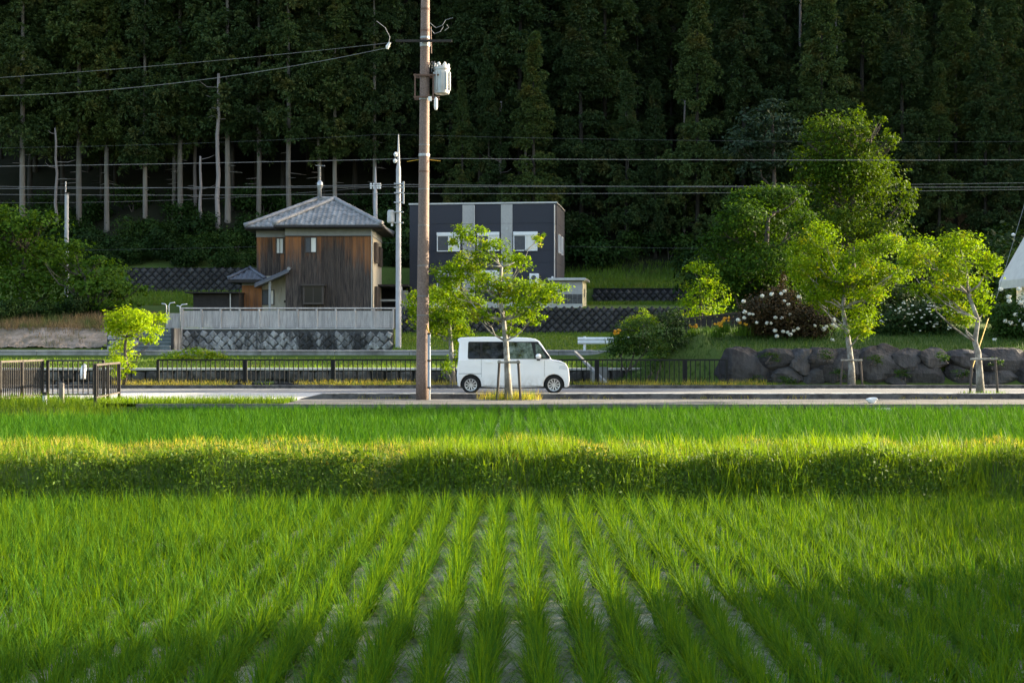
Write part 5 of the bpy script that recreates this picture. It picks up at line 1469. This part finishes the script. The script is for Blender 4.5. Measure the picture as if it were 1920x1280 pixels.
for i, (h, zb_, Rm, nc, sl_) in enumerate([(27, 6.0, 3.2, 490, .6), (25, 5.0, 3.0, 450, .55), (26, 3.0, 3.7, 500, .8), (23, 2.0, 3.5, 470, .9), (19, 1.0, 3.4, 400, .9), (28, 7.0, 3.1, 470, .55)]):
    V_, Q_ = cedar_crown(900 + i, h, zb_, Rm, nc, sl_)
    cm = big_mesh('crown', V_, Q_, m_cedar)
    mb = MB(); r = random.Random(i)
    zs = [0, .5, 2, 5, 9, 14, h * .75, h]
    mb.tube([(r.uniform(-.02, .02) * min(z_, 3), r.uniform(-.02, .02) * min(z_, 3), z_ - .3) for z_ in zs], [.27, .21, .19, .175, .155, .12, .07, .02], 9)
    for k_ in range(9):          # dead branch stubs under the crown
        z_ = r.uniform(zb_ * .55, zb_ + 1.5); a = r.uniform(0, 6.28); l_ = r.uniform(.4, 1.3)
        mb.tube([(0, 0, z_), (l_ * math.cos(a), l_ * math.sin(a), z_ - .1)], [.035, .012], 4)
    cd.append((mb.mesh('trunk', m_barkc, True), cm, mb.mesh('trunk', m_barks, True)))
def cedar(x_, y_, kind, s, label, group, rz=None, zsink=0):
    z_ = float(hgt(x_, y_))
    t = thing('cedar_tree', label, 'tree', (x_, y_, z_ - zsink), random.uniform(0, 6.28) if rz is None else rz, group)
    t.scale = (s * random.uniform(.92, 1.1), s * random.uniform(.92, 1.1), s)
    link('trunk', cd[kind][0 if group == 'cedars along the forest edge' else 2], t); link('crown', cd[kind][1], t)
LF = 'tall cedar with a bare pale trunk at the forest edge above the hedge bank'
LB = 'dark cedar crown in the dense stand covering the hillside'
rf = random.Random(21)
for x_ in (42, 148, 200, 272, 326, 338, 427, 485, 541, 598, 628, 702):
    D = 107.5 + rf.uniform(-.8, 1.2); cedar(pX(x_, D), D, rf.choice((0, 1, 5, 0)), rf.uniform(.86, 1.14), LF, 'cedars along the forest edge')
for row, (D, sp, off) in enumerate(((111, 3.3, 0), (115.5, 3.5, 1.3), (120, 3.7, 2.1), (125, 4.0, .6), (131, 4.4, 2.6), (138, 5.0, .9), (146, 5.4, 2.0))):
    half = D * .36 + 5
    x_ = -half + off
    while x_ < half:
        xx = x_ + rf.uniform(-.9, .9); yy = D + rf.uniform(-1.6, 1.6)
        left = xx < -6 + rf.uniform(-3, 3)
        kind = rf.choice((0, 1, 5)) if left else rf.choice((1, 2, 3, 2, 4, 3))
        if rf.random() > .05: cedar(xx, yy, kind, rf.uniform(.72, 1.15), LB, 'cedars in the hillside stand')
        x_ += sp
x_ = -4.0
while x_ < 44:                      # front of the stand on the right, crowns reach low
    xx = x_ + rf.uniform(-.8, .8); yy = 107 + rf.uniform(-1.5, 1.2)
    cedar(xx, yy, rf.choice((2, 3, 4, 4)), rf.uniform(.55, 1.0), LB, 'cedars in the hillside stand'); x_ += 3.0
# dead trunks
for i, (x_, yb, yt, D, lb, r_) in enumerate(((408, 430, 138, 106.2, 'tall broken grey dead trunk among the cedars', .17), (376, 430, 293, 105.8, 'short broken dead trunk left of the tall dead one', .13), (105, 420, 240, 106, 'thin dead trunk beside the bushes on the left', .12), (1177, 330, 180, 108, 'ivy clad bare trunk standing in the right hand forest', .14), (1499, 100, -40, 112, 'thin white dead trunk high in the forest', .14), (1283, 300, 175, 109, 'thin bare dead trunk behind the charcoal house', .10), (366, 400, 40, 110, 'slim shaded dead trunk behind the paired cedars', .13), (986, 330, 190, 109, 'thin dark bare trunk above the charcoal house roof', .12), (938, 320, 190, 108.5, 'pale bare trunk above the charcoal house roof', .14), (1567, 330, 30, 110, 'long thin dead trunk behind the tall broadleaf tree', .11))):
    X_ = pX(x_, D); z0 = float(hgt(X_, D)); zt_ = pZ(yt, D)
    o = thing('dead_tree', lb, 'tree', (X_, D, z0))
    h = zt_ - z0; r = random.Random(60 + i)
    MB().tube([(r.uniform(-.1, .1) * min(k_, 1), 0, -.3 + (h + .3) * k_ / 8) for k_ in range(9)], [r_ * (1.15 - .55 * k_ / 8) for k_ in range(9)], 8).build('trunk', m_dead, o, smooth=True)
    mb = MB()
    for k_ in range(5):
        z_ = h * r.uniform(.4, .97); a = r.uniform(-.6, .6) + (math.pi if r.random() < .5 else 0); l_ = r.uniform(.5, 1.5)
        mb.tube([(0, 0, z_), (l_ * .6 * math.cos(a), l_ * .6 * math.sin(a), z_ + r.uniform(-.1, .2)), (l_ * math.cos(a), l_ * math.sin(a), z_ + r.uniform(0, .5))], [.035, .025, .01], 5)
    mb.build('branches', m_dead, o)
# understorey along the foot of the hill
def bush_mesh(seed, leaf, size):
    global rng
    keep = rng; rng = np.random.default_rng(seed)
    ps = []
    for k_ in range(6):
        c_ = (rng.uniform(-1.3, 1.3), rng.uniform(-.8, .8), rng.uniform(.5, 1.6)); ps.append(ell_leaves(c_, (rng.uniform(.7, 1.1), .8, rng.uniform(.5, .8)), 520, size, .5, spread=.3))
    rng = keep
    V_, Q_ = cat_vq(ps); return big_mesh('foliage', V_, Q_, leaf)
bm = [bush_mesh(70 + i, m_ever, .19) for i in range(5)]
stem = MB().tube([(0, 0, -.2), (.1, 0, .8)], [.06, .03], 6).tube([(0, 0, -.2), (-.5, .1, 1.0)], [.05, .02], 6).mesh('stems', m_barkd)
def ubush(x_, y_, s, label, group):
    o = thing('undergrowth_bush', label, 'shrub', (x_, y_, float(hgt(x_, y_)) - .1), rf.uniform(0, 6.28), group)
    o.scale = (s, s, s * rf.uniform(.85, 1.2)); link('foliage', bm[rf.randrange(5)], o); link('stems', stem, o)
for D, sp, s0 in ((101.3, 2.2, .75), (103.2, 2.6, 1.0), (105.6, 2.6, 1.15), (109.5, 3.4, 1.0)):
    x_ = -D * .36 - 3
    while x_ < D * .36 + 3:
        xx = x_ + rf.uniform(-.8, .8)
        if not (2.0 < xx < 14 and D < 105): ubush(xx, D + rf.uniform(-.9, .9), s0 * rf.uniform(.75, 1.2), 'dark evergreen bush in the undergrowth below the cedars', 'undergrowth bushes at the forest edge')
        x_ += sp
for D, sp, s0 in ((66, 2.6, .9), (74, 3.0, 1.25), (83, 3.4, 1.6), (93, 4.0, 1.9)):
    x_ = 12.5 + (D - 66) * .06
    while x_ < D * .36 + 3:
        ubush(x_ + rf.uniform(-.8, .8), D + rf.uniform(-1.5, 1.5), s0 * rf.uniform(.8, 1.2), 'dark evergreen bush in the thicket behind the garden', 'thicket bushes behind the garden')
        x_ += sp
for x_, y_, D in ((30, 590, 79), (90, 585, 80), (-20, 580, 80), (150, 580, 80.5)):
    ubush(pX(x_, D), D, .62, 'low dark bush on the bank above the bare earth', 'low bushes on the left bank')
# ------------------------------------------------------------------ turf and weeds on the terraces
m_lawn = leafmat('lawn', (.085, .17, .018), (.14, .22, .025), .42, (1.35, 1.2, .35), .6, .2, 0, (.17, .16, .05), .35, .74)
m_bank = leafmat('bank_grass', (.035, .085, .018), (.065, .125, .022), .38, (1.3, 1.2, .4), .6, .2, 0, None, .5)
m_straw = leafmat('brown_straw', (.17, .115, .06), (.27, .20, .11), .25, (1.1, 1.0, .7), .7, .1, 0, (.06, .11, .025), .35, .62)
def turf(label, n, x0, x1, y0, y1, h0, h1, W, mat, cond=None, name='grass', zoff=0.0):
    P = scatter(n, x0, x1, y0, y1, cond); P[:, 2] += zoff
    V_, Q_ = grass(P, h0, h1, W, 2, .35, .7)
    o = link(name, big_mesh(name, V_, Q_, mat)); tag(o, label, 'grass', kind='stuff')
turf('short bright grass between the canal wall and the low concrete wall', 15000, -24, 5.5, 52.9, 62.7, .06, .20, .03, m_lawn)
turf('grass slope below the dark diamond block wall', 15000, -6.2, 9.5, 74.1, 81.6, .06, .18, .04, m_lawn)
turf('grass on the upper terrace above the small block wall', 8000, 3.0, 15, 98.2, 106, .15, .5, .05, m_lawn, zoff=.0)
turf('grass strip at the foot of the upper block wall', 4000, 4.4, 14, 92, 97.6, .08, .3, .04, m_lawn)
turf('weedy grass below the mossy block wall on the left', 7000, -30, -17.6, 90, 99.6, .15, .45, .05, m_lawn)
turf('dark grass on the flank of the garden knoll', 20000, 2.8, 20, 49.0, 57, .08, .28, .022, m_bank, lambda x, y: ~((x > 7.0) & (y < 50.25)))
turf('dry brown grass on the left bank above the bare earth', 9000, -30, -19.8, 76.2, 80.5, .2, .65, .03, m_straw, lambda x, y: rng.random(len(x)) < .9)
turf('dry yellow weeds along the foot of the black fence', 10000, -13.5, 9, 47.75, 48.6, .08, .34, .014, m_dry, lambda x, y: nz(x, y, 1.4, 2.) > .35, zoff=.10)
turf('green weeds along the foot of the black fence', 3500, -13.5, 9, 47.75, 48.6, .08, .30, .014, m_weed2, lambda x, y: nz(x, y, 1.1, 5.) > .5, zoff=.10)
turf('tuft of dry yellow grass around the staked tree by the van', 700, -1.0, .9, 38.0, 38.8, .12, .36, .012, m_dry, lambda x, y: (np.abs(x + .08) < .25 + .75 * rng.random(len(x))), zoff=.07)
turf('tuft of green weeds around the staked tree by the van', 260, -.7, .6, 38.0, 38.8, .12, .34, .012, m_weed2, zoff=.07)
turf('small weeds in the kerb gutter', 900, -4.5, 14, 38.70, 38.82, .04, .14, .012, m_dry, lambda x, y: nz(x, y, 2.2, 1.) > .55, zoff=.07)
turf('low green planting around the foot of the tree by the boulders', 500, pX(1800, 39.3), pX(1885, 39.3), 38.9, 39.5, .08, .24, .02, m_maple, zoff=.10)
# bare earth bank on the left
m_earth = surf('bare_earth', (.32, .255, .20), (.17, .135, .10), 1.6, .95, (.09, .08, .05), .9, .6, .8, 12, .06, 'World')
xs = np.linspace(-32, -19.7, 150); ys = np.linspace(74.2, 76.6, 24)
EX, EY = np.meshgrid(xs, ys); EZ = hgt(EX, EY) + .08 + .05 * (nz(EX, EY, 1.9, 3.) - .5) + .04 * (nz(EX, EY, 5.3, 1.) - .5) + rng.normal(0, .022, EX.shape)
ii = (np.arange(23)[:, None] * 150 + np.arange(149)[None, :]).ravel()
o = link('earth_bank', big_mesh('earth_bank', np.stack([EX.ravel(), EY.ravel(), EZ.ravel()], 1), np.stack([ii, ii+1, ii+151, ii+150], 1), m_earth, True)); tag(o, kind='structure')

# ------------------------------------------------------------------ what stands to the right of the view and shades the paddy
m_tileb = m_tile2
nb_ = thing('neighbour_house', 'two storey cream house with dark roof standing beside the near paddy', 'house', (19.5, 12.1, 0))
MB().box(-4, 4, -4.4, 4.4, 0, 6.6).build('wall', m_cream, nb_)
MB().prism_y([(-4.6, 6.55), (4.6, 6.55), (0, 9.2)], -4.9, 4.7).build('roof', m_tileb, nb_)
for yy in (-2.5, 1.2):
    for zz_ in (1.0, 3.9):
        MB().box(-4.08, -3.99, yy, yy + 1.5, zz_, zz_ + 1.2).build('window', m_glass, nb_)
hd = thing('hedge', 'clipped evergreen hedge beside the near paddy', 'hedge', (9.4, 16.6, 0))
global_V = []
C_ = np.stack([rng.uniform(-.42, .42, 6000), rng.uniform(-2.4, 2.6, 6000), rng.uniform(.0, 1.42, 6000)], 1)
V_, Q_ = leaf_quads(C_, rng.uniform(.06, .12, 6000), None)
link('foliage', big_mesh('foliage', V_, Q_, m_ever), hd)
for k_ in range(8): MB().tube([(0, -2.2 + k_ * .62, -.4), (0, -2.2 + k_ * .62, 1.1)], .03, 6).build('stem', m_barkd, hd)
turf('scattered weeds on the bare earth bank', 900, -31, -19.9, 74.3, 76.3, .1, .35, .03, m_straw, lambda x, y: nz(x, y, 1.3, 7.) > .55, zoff=.05)
